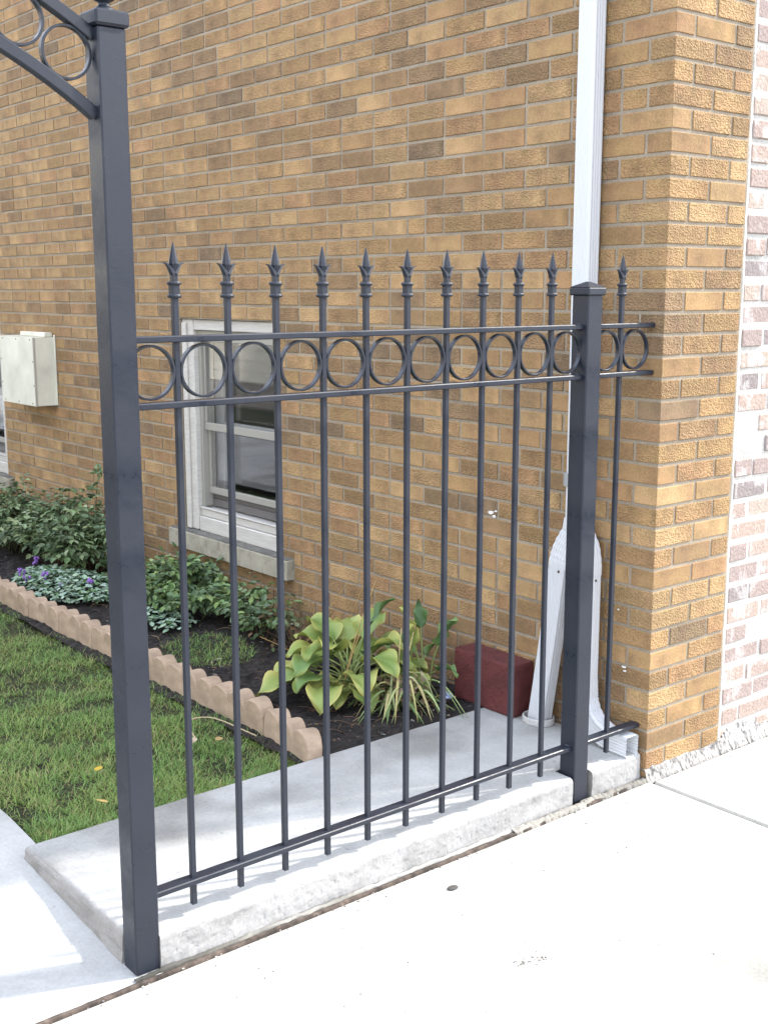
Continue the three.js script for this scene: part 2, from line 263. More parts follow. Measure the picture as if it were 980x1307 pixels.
// flower bed, lawn, dark soil margin
const bedY = (x, z) => 0.070 + 0.030 * (nz(x * 5, z * 5, 501, 4) - 0.5) + 0.022 * (nz(x * 28, z * 28, 502, 3) - 0.5) + 0.012 * Math.min(1, (x + 0.85) / 0.5);
const turfY = (x, z) => { const m = Math.min(1, Math.max(0, (x + 1.83) / 0.12)); return 0.028 + 0.024 * m + 0.03 * (nz(x * 4, z * 4, 511, 3) - 0.5) * m; };
const bedX = (z) => -0.862 - (z > -1.0 ? 0.05 * Math.min(1, (z + 1.0) / 0.35) : 0) + 0.02 * Math.min(1, Math.max(0, (-z - 3) / 2));   // line of the edging
solo('flower_bed', 'dark mulch soil of the flower bed along the brick wall', 'soil', sheet(-0.90, 0.004, -10, -0.655, 90, 700, bedY), soilMat, STR);
solo('lawn', 'soil and thatch under the small lawn', 'lawn', sheet(-1.832, -0.86, -14, -0.655, 60, 500, turfY), turfMat, STR);
solo('lawn', 'strip of lawn beyond the side path', 'lawn', sheet(-5.45, -3.505, -14, -0.02, 4, 8, () => 0.06), std({ color: lin(0.055, 0.085, 0.022), roughness: 1, map: soilMap }), STR);

// ---------------------------------------------------------------- brick building
const BC = 0.0677, BL = 0.2032, BY = 0.095, JT = 0.0108;
const house = thing('brick_building', 'tan face brick building with long side wall and sharp corner', 'building');
{ // mortar cores
  const sh = new THREE.Shape([[-9, -0.06], [-0.25, -0.06], [-0.25, 6.4], [-9, 6.4]].map((a) => new THREE.Vector2(-a[0], a[1])));
  const hole = (z0, z1, y0, y1) => sh.holes.push(new THREE.Path([[-z0, y0], [-z0, y1], [-z1, y1], [-z1, y0]].map((a) => new THREE.Vector2(...a))));
  hole(-2.945, -2.09, 0.31, 1.449); hole(-6.06, -5.205, 0.31, 1.449);
  const g = new THREE.ExtrudeGeometry(sh, { depth: 0.25, bevelEnabled: false }).rotateY(Math.PI / 2).translate(0.0035, 0, 0);
  const f = new THREE.BoxGeometry(0.398, 6.46, 0.2455).translate(0.0035 + 0.398 / 2, 3.17, -0.0035 - 0.12275);
  const b1 = new THREE.BoxGeometry(6, 6.4, 0.2).translate(3.27, 3.2, -8.9);
  part('wall', merge([uvBox(g), uvBox(f), uvBox(b1)]), mortarMat, house);
  part('roof', new THREE.BoxGeometry(6.3, 0.2, 9.1).translate(3.15, 6.52, -4.54), std({ color: lin(0.12, 0.12, 0.12), roughness: 0.9 }), house);
  const room = merge([new THREE.BoxGeometry(1.4, 0.02, 7.6).translate(0.98, 0.05, -4.6), new THREE.BoxGeometry(0.02, 2.4, 7.6).translate(1.67, 1.2, -4.6), new THREE.BoxGeometry(1.4, 0.02, 7.6).translate(0.98, 2.4, -4.6), new THREE.BoxGeometry(1.4, 2.4, 0.02).translate(0.98, 1.2, -0.9), new THREE.BoxGeometry(1.4, 2.4, 0.02).translate(0.98, 1.2, -4.1)]);
  part('inner_room', room, roomMat, house);
}
// every brick: list first, then the 300 that show largest become parts, the rest one joined part
const HOLES = [[-2.945, -2.09, 0.393, 1.449], [-3.043, -1.987, 0.298, 0.393], [-6.06, -5.205, 0.393, 1.449], [-6.16, -5.10, 0.298, 0.393]];
const bricks = [];
function tone(z, y) { const n = nz(z * 2.2 + 40, y * 5 + 10, 601, 2) - 0.5, m = nz(z * 0.8 + 10, y * 1.6 + 10, 611, 2) - 0.5; let t = rnd() * 0.95 + n * 0.75 + m * 0.7 + 0.24 * Math.exp(-(((z + 0.95) / 0.6) ** 2) - (((y - 2.3) / 0.4) ** 2)) + 0.12 * Math.max(0, 1 - y / 0.9); return t < 0.2 ? pick([0, 2, 2]) : t < 0.55 ? pick([0, 0, 1, 2, 4, 1]) : t < 0.75 ? pick([1, 3, 4, 3, 3]) : t < 0.95 ? pick([3, 5, 5, 3]) : pick([5, 6, 6, 7]); }
function sideBrick(z0, z1, y0, y1, k) {
  if (z1 - z0 < 0.012 || y1 - y0 < 0.012) return;
  for (const [a, b, c, d] of HOLES) if (z0 < b - 0.001 && z1 > a + 0.001 && y0 < d - 0.004 && y1 > c + 0.004) {
    sideBrick(z0, Math.min(z1, a - 0.004), y0, y1, k); sideBrick(Math.max(z0, b + 0.004), z1, y0, y1, k);
    if (y1 > d + 0.02) sideBrick(Math.max(z0, a), Math.min(z1, b), Math.max(y0, d + 0.006), y1, k);
    if (y0 < c - 0.02) sideBrick(Math.max(z0, a), Math.min(z1, b), y0, Math.min(y1, c - 0.006), k);
    return;
  }
  bricks.push({ w: 0.05, h: y1 - y0, d: z1 - z0, x: 0.025 + rr(-0.0012, 0.0012), y: (y0 + y1) / 2, z: (z0 + z1) / 2, t: k ?? tone((z0 + z1) / 2, (y0 + y1) / 2) });
}
for (let r = -2; r < 62; r++) {
  const y0 = BY + r * BC + JT / 2, y1 = y0 + BC - JT, even = ((r % 2) + 2) % 2 === 0, q = even ? BL - JT : BL / 2 - JT, dz = even ? BL / 2 - JT : BL - JT;
  // corner brick, seen on both faces
  bricks.push({ w: q, h: y1 - y0, d: dz, x: q / 2, y: (y0 + y1) / 2, z: -dz / 2, t: tone(0, y0), corner: true });
  if (even) bricks.push({ w: BL - JT - 0.005, h: y1 - y0, d: 0.05, x: BL + (BL - JT - 0.005) / 2, y: (y0 + y1) / 2, z: -0.025 + rr(-0.001, 0.001), t: tone(1, y0), front: true });
  else {
    bricks.push({ w: BL - JT, h: y1 - y0, d: 0.05, x: BL / 2 + (BL - JT) / 2, y: (y0 + y1) / 2, z: -0.025 + rr(-0.001, 0.001), t: tone(1, y0), front: true });
    bricks.push({ w: BL / 2 - JT - 0.003, h: y1 - y0, d: 0.05, x: 1.5 * BL + (BL / 2 - JT - 0.003) / 2, y: (y0 + y1) / 2, z: -0.025 + rr(-0.001, 0.001), t: tone(1.2, y0), front: true });
  }
  let z = -(even ? BL / 2 : BL), n = 0; const odd = rnd() < 0.42 ? Math.floor(rr(1, 22)) : -1, odd2 = rnd() < 0.3 ? odd + Math.floor(rr(1, 4)) : (odd > 0 ? odd + 1 : -1);
  while (z > -8.4) { const L = (n === odd || n === odd2) ? BL / 2 : BL; sideBrick(z - L + JT, z, y0, y1); z -= L; n++; }
}
{
  const A = V(0, 0, 0), VP = camera.projectionMatrix.clone().multiply(camera.matrixWorldInverse);
  const px = (c) => { A.set(c[0], c[1], c[2]).applyMatrix4(VP); return [(A.x + 1) * 383.5, (1 - A.y) * 512]; };
  const quad = (a, b, c, d) => { const q = [a, b, c, d].map(px), m = [(q[0][0] + q[2][0]) / 2, (q[0][1] + q[2][1]) / 2]; if (m[0] < 2 || m[0] > 765 || m[1] < 2 || m[1] > 1022) return 0; let s = 0; for (let i = 0; i < 4; i++) { const e = q[i], f = q[(i + 1) % 4]; s += e[0] * f[1] - f[0] * e[1]; } return Math.abs(s) / 2; };
  for (const b of bricks) {
    const [X0, X1, Y0, Y1, Z0, Z1] = [b.x - b.w / 2, b.x + b.w / 2, b.y - b.h / 2, b.y + b.h / 2, b.z - b.d / 2, b.z + b.d / 2];
    b.area = (b.front ? 0 : quad([X0, Y0, Z0], [X0, Y0, Z1], [X0, Y1, Z1], [X0, Y1, Z0])) + (b.front || b.corner ? quad([X0, Y0, Z1], [X1, Y0, Z1], [X1, Y1, Z1], [X0, Y1, Z1]) : 0);
  }
  bricks.sort((a, b) => b.area - a.area);
  const cache = {};
  const shape = (b, v) => { const k = [b.w, b.h, b.d].map((n) => n.toFixed(3)).join() + v; return cache[k] ??= chamfer(b.w, b.h, b.d, 0.0018, v * 0.37, v * 0.23); };
  const rest = [];
  bricks.forEach((b, i) => {
    const v = Math.floor(rnd() * 6), g = shape(b, v);
    if (i < 300) part('brick', g, brickMats[b.t][rnd() < (b.front || b.corner ? 0.75 : 0.5) ? 1 : 0], house, [b.x, b.y, b.z]);
    else { const c = TAN[b.t], f = rr(0.9, 1.1); rest.push(paint(g.clone().translate(b.x, b.y, b.z), lin(c[0] * f, c[1] * f, c[2] * f))); }
  });
  part('brick', merge(rest), brickStuffMat, house, null, { kind: 'stuff' });
}
// small white paint splashes on the brick
for (const [y, z, s] of [[0.79, -0.735, 0.020], [0.777, -0.722, 0.012], [0.797, -0.712, 0.007], [0.36, -0.105, 0.011], [0.348, -0.10, 0.008], [0.55, -0.135, 0.006]]) {
  const n = 11, sh = new THREE.Shape(Array.from({ length: n }, (_, i) => { const a = i / n * 6.2832, r = s * rr(0.35, 1); return new THREE.Vector2(Math.cos(a) * r * 1.1, Math.sin(a) * r * 0.6); }));
  part('paint_splash', new THREE.ExtrudeGeometry(sh, { depth: 0.0015, bevelEnabled: false }).rotateY(-Math.PI / 2), std({ color: lin(0.75, 0.74, 0.72), roughness: 0.8 }), house, [-0.0015, y, z]);
}
// windows, each with frame, two sashes and a stone sill
function makeWindow(z0, z1) {
  const zc = (z0 + z1) / 2, W = z1 - z0, w = part('window', merge([   // white wooden casing
    span(0.018, 0.13, 0.40, 1.447, z0 + 0.002, z0 + 0.105, 0.003), span(0.018, 0.13, 0.40, 1.447, z1 - 0.055, z1 - 0.002, 0.003),
    span(0.020, 0.13, 1.395, 1.446, z0 + 0.107, z1 - 0.057, 0.003), span(0.006, 0.018, 0.40, 1.43, z0 + 0.012, z0 + 0.052, 0.003), span(0.006, 0.018, 0.40, 1.43, z1 - 0.040, z1 - 0.008, 0.003)]), woodMat, house);
  part('sub_sill', merge([span(0.024, 0.13, 0.396, 0.470, z0 + 0.107, z1 - 0.057, 0.004), span(0.034, 0.13, 0.472, 0.508, z0 + 0.107, z1 - 0.057, 0.003), span(0.028, 0.05, 0.510, 0.517, z0 + 0.107, z1 - 0.057, 0.002)]), woodMat, w);
  part('storm_frame', merge([span(0.040, 0.10, 1.340, 1.393, z0 + 0.107, z1 - 0.057), span(0.044, 0.10, 0.519, 1.338, z0 + 0.107, z0 + 0.126), span(0.044, 0.10, 0.519, 1.338, z1 - 0.076, z1 - 0.057)]), aluMat, w);
  part('upper_sash', merge([span(0.056, 0.070, 0.905, 0.942, z0 + 0.128, z1 - 0.078), span(0.058, 0.070, 0.944, 1.338, z0 + 0.128, z0 + 0.142), span(0.058, 0.070, 0.944, 1.338, z1 - 0.092, z1 - 0.078)]), aluMat, w);
  part('pane', span(0.0625, 0.0655, 0.944, 1.338, z0 + 0.143, z1 - 0.093, 0.0005), glassMat, w);
  part('lower_sash', merge([span(0.072, 0.088, 0.586, 0.618, z0 + 0.128, z1 - 0.078), span(0.074, 0.088, 0.620, 0.903, z0 + 0.128, z0 + 0.146), span(0.074, 0.088, 0.620, 0.903, z1 - 0.096, z1 - 0.078)]), aluMat, w);
  part('pane', span(0.0795, 0.0825, 0.620, 0.904, z0 + 0.147, z1 - 0.097, 0.0005), glassMat, w);
  part('screen_frame', merge([span(0.092, 0.10, 0.519, 0.556, z0 + 0.128, z1 - 0.078), span(0.098, 0.104, 0.557, 0.585, z0 + 0.128, z1 - 0.078)]), sashDarkMat, w);
  part('pane', span(0.148, 0.151, 0.562, 1.438, z0 + 0.176, z1 - 0.101, 0.0005), glassMat, w);
  part('inner_sash', merge([span(0.135, 0.165, 0.45, 1.44, z0 + 0.10, z0 + 0.175, 0.003), span(0.135, 0.165, 0.45, 1.44, z1 - 0.100, z1 - 0.055, 0.003), span(0.135, 0.165, 0.45, 0.56, z0 + 0.18, z1 - 0.102, 0.003), span(0.135, 0.165, 0.90, 0.94, z0 + 0.18, z1 - 0.102, 0.003)]), std({ color: lin(0.34, 0.34, 0.33), roughness: 0.6 }), w);
  const s = part('window_sill', uvBox(chamfer(0.17, 0.088, W + 0.20, 0.004)).translate(0.045, 0.3435, zc), stoneMat, house);
  const p = s.geometry.attributes.position; for (let i = 0; i < p.count; i++) if (p.getY(i) > 0.37) p.setY(i, p.getY(i) + 0.004 + (p.getX(i) + 0.04) * 0.05);
  s.geometry.computeVertexNormals();
  part('sill_top', sheet(-0.037, 0.026, z0 - 0.094, z1 + 0.094, 6, 80, (x, z) => 0.3925 + (x + 0.04) * 0.05 + 0.003 * nz(x * 60, z * 40, 621, 3)), sillTopMat, s);
}
makeWindow(-2.945, -2.09); makeWindow(-6.06, -5.205);

// ---------------------------------------------------------------- whitewashed older front
const old = thing('whitewashed_building', 'older pinkish brick front with worn whitewash, right of the tan corner', 'building');
part('wall', merge([span(0.4045, 6.3, -0.05, 6.4, -0.25, -0.0135, 0.002), span(6.1, 6.3, -0.05, 6.4, -8.8, -0.26, 0.002)]), whiteMortarMat, old);
part('seam', ridge(0, 6.4, 0, 0.024, 0.006, 300, 641, 0.004).applyMatrix4(new THREE.Matrix4().makeBasis(V(0, 1, 0), V(0, 0, 1), V(1, 0, 0))).translate(0.415, 0, -0.014), whiteMortarMat, old);
{
  const C = 0.0735; let n = 0; const list = [];
  for (let r = 0; r < 62; r++) { let x = 0.432 - (r % 2 ? 0 : 0) - rr(0, 0.01); if (r % 6 === 2 || r % 2) x -= 0.0;
    let first = r % 2 ? rr(0.08, 0.12) : rr(0.16, 0.21);
    while (x < 2.2) { const L = first ?? (r % 6 === 4 ? 0.098 : rr(0.192, 0.205)); first = null; list.push([x, r, L]); x += L + rr(0.011, 0.017); } }
  list.sort((a, b) => Math.abs(a[0] - 0.5) + Math.max(0, a[1] * 0.0735 - 2.6) - Math.abs(b[0] - 0.5) - Math.max(0, b[1] * 0.0735 - 2.6));
  const rest = [];
  for (const [x, r, L] of list) {
    const h = 0.056 + rr(-0.003, 0.003), g = chamfer(L, h, 0.05, 0.0032, rr(0, 2), rr(0, 2)), p = [x + L / 2, 0.035 + r * C + rr(-0.003, 0.003), -0.035 + rr(-0.004, 0.004)];
    if (n++ < 150) { const m = part('brick', g, pick(washed), old, p); m.rotation.z = rr(-0.008, 0.008); } else rest.push(g.translate(...p));
  }
  part('brick', merge(rest), washed[0], old, null, { kind: 'stuff' });
}
// neighbouring house across the side path, mirrored in the window panes
{
  const t = thing('siding_house', 'house with pale lap siding beyond the side path, mirrored in the window', 'house', [-5.6, 0, -6.2]);
  part('wall', span(-0.3, -0.02, 0, 3.5, -8, 5.6, 0.002), std({ color: lin(0.6, 0.56, 0.48), roughness: 0.8 }), t);
  const g = [], L = 13.5; for (let k = 0; k < 22; k++) { const b = chamfer(0.014, 0.15, L, 0.002); b.rotateZ(0.05); g.push(b.translate(0, 0.45 + k * 0.142, -1.2)); }
  const m = std({ color: lin(0.70, 0.66, 0.55), roughness: 0.6 }); g.forEach((b) => part('siding_board', b, m, t));
  part('foundation', span(-0.018, 0.03, -0.05, 0.36, -8, 5.6, 0.004), std({ color: lin(0.33, 0.31, 0.28), roughness: 0.9, map: mortarMap }), t);
  part('roof', span(-4.5, 0.35, 3.51, 3.65, -8.3, 5.9, 0.01), asphaltMat, t);
}

// ---------------------------------------------------------------- iron fence with gate arch
const FZ = -0.0485;
const fence = thing('iron_fence', 'black iron fence with spear tips, ring band, square posts and gate arch', 'fence', [0, 0, FZ]);
{
  const P = 0.0635;
  const post = (x, top, cap) => {
    const m = part('post', uvBox(chamfer(P, top - 0.002, P, 0.0035)).translate(0, (top - 0.002) / 2 + 0.002, 0), ironMat, fence, [x, 0, 0]);
    const w = 0.078;
    if (cap === 'ball') {
      part('cap', merge([uvBox(chamfer(w, 0.032, w, 0.005)).translate(0, top + 0.016, 0)]), ironMat, m);
      const L = [[0.024, 0], [0.022, 0.006], [0.013, 0.011], [0.011, 0.018], [0.020, 0.023], [0.026, 0.028], [0.020, 0.033], [0.014, 0.037], [0.022, 0.043], [0.034, 0.056], [0.038, 0.070], [0.034, 0.084], [0.020, 0.097], [0.006, 0.103], [0.0, 0.105]];
      part('finial', new THREE.LatheGeometry(L.map((a) => new THREE.Vector2(...a)), 32).translate(0, top + 0.032, 0), ironMat, m);
    } else {
      part('cap', merge([uvBox(chamfer(w, 0.024, w, 0.004)).translate(0, top + 0.010, 0), uvBox(new THREE.CylinderGeometry(0.006, w * 0.68, 0.016, 4, 1).rotateY(Math.PI / 4)).translate(0, top + 0.030, 0)]), ironMat, m);
    }
    return m;
  };
  const XL = -1.817, XR = -0.300;
  post(XL, 2.115, 'ball'); post(XR, 1.572, 'flat');
  const far = post(-3.279, 2.115, 'ball');
  // rails, channels of 35 mm in two bays each
  const railY = [[1.472, 'rail'], [1.326, 'rail'], [0.172, 'rail']];
  for (const [x0, x1] of [[XL + P / 2 - 0.001, XR - P / 2 + 0.001], [XR + P / 2 - 0.001, -0.0005]]) for (const [y] of railY) {
    const m = part('rail', merge([span(x0, x1, y, y + 0.0145, -0.0175, 0.0175, 0.0022)]), ironMat, fence);
    for (const [xe, s] of [[x0, 1], [x1, -1]]) if (xe < -0.01) part('weld_bead', uvBox(new THREE.SphereGeometry(0.0095, 10, 8).scale(0.6, 1.1, 1.9)).translate(xe + s * 0.002, y + 0.007, 0), ironMat, m);
  }
  // pickets with spear and collars
  const proto = new THREE.Mesh(merge([uvBox(chamfer(0.0135, 1.505, 0.0135, 0.0012)).translate(0, 0.7525, 0)]), ironMat); shade(proto); proto.name = 'picket';
  const sp = [[0.0068, 0], [0.0068, 0.028], [0.0056, 0.034], [0.0080, 0.048], [0.0112, 0.058], [0.0100, 0.068], [0.0050, 0.089], [0.0012, 0.104], [0, 0.1055]].map((a) => new THREE.Vector2(...a));
  const spear = uvBox(new THREE.LatheGeometry(sp, 8));
  const horn = (s) => { const fr = []; for (let i = 0; i <= 8; i++) { const t = i / 8; fr.push({ p: V(s * (0.002 + 0.025 * t), 0.036 + 0.024 * Math.sin(t * 1.75), 0), u: V(s * 0.75 * (1 - t), -0.7 - 0.3 * t, 0).normalize(), v: V(0, 0, 1), s: 0.0088 * (1 - t * 0.88) }); } return strip(sweep([[0.5, 1], [-0.5, 1], [-0.7, 0], [-0.5, -1], [0.5, -1], [0.7, 0]], fr)); };
  const hz = horn(1), hw = horn(-1);
  const tip = shade(new THREE.Mesh(merge([spear, uvBox(hz), uvBox(hw)]), ironMat)); tip.name = 'spear_tip'; tip.position.y = 1.505 - 0.036; proto.add(tip);
  for (const dy of [1.457, 1.485]) { const c = shade(new THREE.Mesh(uvBox(new THREE.LatheGeometry([[0.0135, -0.0045], [0.0158, -0.002], [0.0165, 0], [0.0158, 0.002], [0.0135, 0.0045]].map((a) => new THREE.Vector2(...a)), 14)), ironMat)); c.name = 'collar'; c.position.y = dy; proto.add(c); }
  const sl = shade(new THREE.Mesh(uvBox(chamfer(0.0195, 0.03, 0.0195, 0.002)), ironMat)); sl.name = 'collar'; sl.position.y = 1.471; proto.add(sl);
  const xs = Array.from({ length: 10 }, (_, i) => -1.6732 + i * 0.1355); xs.push(-0.146);
  xs.forEach((x, i) => { const m = i ? proto.clone() : proto; m.position.set(x, 0.116, 0); m.rotation.z = (rnd() - 0.5) * 0.003; m.rotation.y = (rnd() - 0.5) * 0.05; fence.add(m); });
  // rings between the two upper rails
  const ring = (R, r, d) => { const s = new THREE.Shape().absarc(0, 0, R, 0, Math.PI * 2), h = new THREE.Path().absarc(0, 0, r, 0, Math.PI * 2, true); s.holes.push(h); return new THREE.ExtrudeGeometry(s, { depth: d, curveSegments: 40, bevelEnabled: true, bevelThickness: 0.0008, bevelSize: 0.0008, bevelSegments: 1 }).translate(0, 0, -d / 2); };
  const rg = ring(0.0605, 0.0565, 0.0125), rc = [-1.741]; for (let i = 0; i < 9; i++) rc.push(-1.6732 + (i + 0.5) * 0.1355); rc.push(-0.388, -0.2135, -0.078);
  for (const x of rc) part('ring', rg, ironMat, fence, [x, 1.4065, 0]);
  // arch over the gate
  const CX = -2.548, CY = 0.994, arc = (R, a0, a1, w, n = 40) => { const fr = []; for (let i = 0; i <= n; i++) { const a = a0 + (a1 - a0) * i / n; fr.push({ p: V(CX + Math.cos(a) * R, CY + Math.sin(a) * R, 0), u: V(Math.cos(a), Math.sin(a), 0), v: V(0, 0, 1) }); } const h = w / 2, c = 0.002; return uvBox(sweep([[h - c, -h], [h, -h + c], [h, h - c], [h - c, h], [-h + c, h], [-h, h - c], [-h, -h + c], [-h + c, -h]], fr)); };
  const end = (R) => Math.acos((XL - P / 2 + 0.001 - CX) / R);
  for (const R of [1.179, 1.308]) part('arch_rail', arc(R, end(R), Math.PI - end(R), 0.0245), ironMat, fence);
  const ra = ring(0.0535, 0.0495, 0.0125);
  for (let k = 0; k < 13; k++) { const a = THREE.MathUtils.degToRad(58.9 + k * 5.2); if (a > Math.PI - 1.02) break; const m = part('arch_ring', ra, ironMat, fence, [CX + Math.cos(a) * 1.2435, CY + Math.sin(a) * 1.2435, 0]); }
}

// ---------------------------------------------------------------- white sheet-metal vent hood on the wall
{
  const v = thing('vent_box', 'cream metal vent box fixed to the brick wall left of the window', 'vent', [0, 1.115, -4.635]);
  const d = 0.135, W = 0.49, h = 0.40;
  // front plate with a shallow cross break
  const fx = -d, c = 0.006, P = [[fx, -h / 2, -W / 2], [fx, -h / 2, W / 2], [fx, h / 2, W / 2], [fx, h / 2, -W / 2], [fx - c, 0, 0]], t = [[0, 1, 4], [1, 2, 4], [2, 3, 4], [3, 0, 4]];
  const g = new THREE.BufferGeometry(); g.setAttribute('position', new THREE.Float32BufferAttribute(t.flat().flatMap((i) => P[i]), 3));
  part('front_plate', uvBox(g), ventMat, v);
  part('body', merge([span(-d + 0.001, 0, -h / 2, h / 2, W / 2 - 0.0025, W / 2), span(-d + 0.001, 0, -h / 2, h / 2, -W / 2, -W / 2 + 0.0025), span(-d + 0.001, 0, h / 2 - 0.003, h / 2 - 0.0005, -W / 2 + 0.003, W / 2 - 0.003), span(-d + 0.001, -0.03, -h / 2 + 0.0005, -h / 2 + 0.003, -W / 2 + 0.003, W / 2 - 0.003)]), ventMat, v);
  part('seam', merge([span(-d - 0.0015, -d + 0.012, -h / 2 - 0.001, h / 2 + 0.001, W / 2 - 0.006, W / 2 + 0.0016, 0.0006)]), std({ color: lin(0.40, 0.38, 0.32), roughness: 0.6 }), v);
  part('back_flange', merge([span(-0.05, -0.001, h / 2 + 0.001, h / 2 + 0.026, -W / 2 + 0.11, W / 2 - 0.03, 0.003), span(-0.010, -0.001, -h / 2, h / 2 + 0.012, W / 2 + 0.001, W / 2 + 0.012, 0.002)]), ventMat, v);
  const rg = new THREE.SphereGeometry(0.0042, 8, 6).scale(0.6, 1, 1);
  for (const [y, z] of [[-0.186, -0.2], [-0.186, 0], [-0.186, 0.2], [0.186, -0.2], [0.186, 0], [0.186, 0.2], [-0.08, 0.232], [0.06, 0.232], [-0.08, -0.232], [0.06, -0.232]]) part('rivet', rg, rustMat, v, [-d - 0.001, y, z]);
}

// ---------------------------------------------------------------- downspout with forked foot
{
  const ds = thing('downspout', 'white ribbed metal downspout forking into two legs behind the right post', 'downspout', [-0.04, 0.09, -0.29]);
  const O = V(-0.04, 0.09, -0.29);
  // ribbed section; a runs along the wall (width), b away from it
  const sec = (w, d) => { const out = [], side = (x0, y0, x1, y1, nx, ny, n) => { const L = Math.hypot(x1 - x0, y1 - y0), r = 0.006; for (let i = 0; i <= n * 4; i++) { const t = r / L + (1 - 2 * r / L) * i / (n * 4), k = i > 1 && i < n * 4 - 1 ? 0.0018 * (i % 4 < 2 ? 1 : 0) : 0; out.push([x0 + (x1 - x0) * t - nx * k, y0 + (y1 - y0) * t - ny * k]); } };
    const a = w / 2, b = d / 2; side(-a, -b, a, -b, 0, -1, 6); side(a, -b, a, b, 1, 0, 4); side(a, b, -a, b, 0, 1, 6); side(-a, b, -a, -b, -1, 0, 4); return out; };
  const S = sec(0.070, 0.058), pipe = (pts, n, crimp, ups) => {
    const c = new THREE.CatmullRomCurve3(pts.map((p) => V(...p).sub(O)), false, 'catmullrom', 0.2), fr = [];
    for (let i = 0; i <= n; i++) { const t = i / n, T = c.getTangent(t); let v = V(-1, 0, 0); v.addScaledVector(T, -v.dot(T)).normalize(); const u = v.clone().cross(T).normalize(); fr.push({ p: c.getPoint(t), u, v, s: 1 + (crimp ? crimp(t) : 0) }); }
    return sweep(S, fr); };
  const cr = (a, b, k, n) => (t) => t > a && t < b ? -k * (0.5 - 0.5 * Math.cos((t - a) / (b - a) * n * 6.2832)) : 0;
  const dm = spoutMat.clone(); dm.side = THREE.DoubleSide;
  part('pipe', pipe([[-0.0375, 5.2, -0.291], [-0.0375, 2.6, -0.291], [-0.0375, 0.80, -0.291]], 20), dm, ds);
  part('elbow', pipe([[-0.0395, 0.835, -0.291], [-0.042, 0.79, -0.298], [-0.050, 0.745, -0.322], [-0.056, 0.70, -0.337], [-0.057, 0.665, -0.341]], 30, (t) => 0.05 + cr(0.25, 0.85, 0.05, 5)(t)), dm, ds);
  part('elbow', pipe([[-0.0395, 0.80, -0.285], [-0.044, 0.78, -0.262], [-0.050, 0.745, -0.236], [-0.052, 0.70, -0.226], [-0.052, 0.66, -0.226]], 30, (t) => 0.04 + cr(0.2, 0.8, 0.04, 5)(t)), dm, ds);
  part('leg_pipe', pipe([[-0.057, 0.69, -0.339], [-0.057, 0.40, -0.378], [-0.058, 0.097, -0.424]], 16), dm, ds);
  part('leg_pipe', pipe([[-0.052, 0.68, -0.226], [-0.052, 0.40, -0.226], [-0.052, 0.26, -0.226]], 12), dm, ds);
  part('outlet', pipe([[-0.052, 0.30, -0.226], [-0.052, 0.235, -0.222], [-0.054, 0.185, -0.200], [-0.056, 0.150, -0.165], [-0.057, 0.130, -0.12], [-0.057, 0.125, -0.07], [-0.057, 0.1235, -0.014]], 48, (t) => 0.04 + cr(0.15, 0.5, 0.06, 6)(t)), dm, ds);
  part('strap', merge([span(-0.072, -0.0, 0.945, 0.99, -0.330, -0.327, 0.001), span(-0.072, -0.069, 0.945, 0.99, -0.326, -0.256, 0.001)]).translate(-O.x, -O.y, -O.z), std({ color: lin(0.36, 0.37, 0.37), roughness: 0.6, metalness: 0.3 }), ds);
  const sc = new THREE.SphereGeometry(0.005, 8, 6).scale(0.5, 1, 1);
  for (const p of [[-0.086, 0.655, -0.327], [-0.088, 0.43, -0.385]]) part('screw', sc, rustMat, ds, [p[0] - O.x, p[1] - O.y, p[2] - O.z]);
  part('screw', new THREE.SphereGeometry(0.0045, 8, 6).scale(1, 1, 0.5), rustMat, ds, [-0.055 - O.x, 0.645 - O.y, -0.19 - O.z]);
  const ring = new THREE.LatheGeometry([[0.052, 0], [0.060, 0], [0.061, 0.004], [0.0605, 0.022], [0.057, 0.025], [0.053, 0.023], [0.052, 0.004], [0.052, 0]].map((a) => new THREE.Vector2(...a)), 40).scale(0.86, 1, 1);
  solo('drain_collar', 'round white plastic collar on the concrete step around the left downspout leg', 'drain collar', ring, pvcMat).position.set(-0.058, 0.0905, -0.428);
}
// red painted concrete block
{
  const g = new THREE.BoxGeometry(0.105, 0.193, 0.305, 12, 20, 30), p = g.attributes.position, q = V(0, 0, 0), h = V(0.0465, 0.0905, 0.1465), k = V(0, 0, 0);
  for (let i = 0; i < p.count; i++) { q.fromBufferAttribute(p, i); k.copy(q).clamp(h.clone().negate(), h); const n = q.clone().sub(k); if (n.lengthSq() > 1e-10) n.normalize(); q.copy(k).addScaledVector(n, 0.006 + (nz(q.x * 60 + q.z * 33, q.y * 60 + q.z * 50, 701, 2) - 0.5) * 0.003); p.setXYZ(i, q.x, q.y, q.z); }
  const b = solo('concrete_block', 'dark red painted concrete block standing against the wall beside the hosta', 'block', uvBox(g), redMat); b.position.set(-0.056, 0.188, -0.658);
}

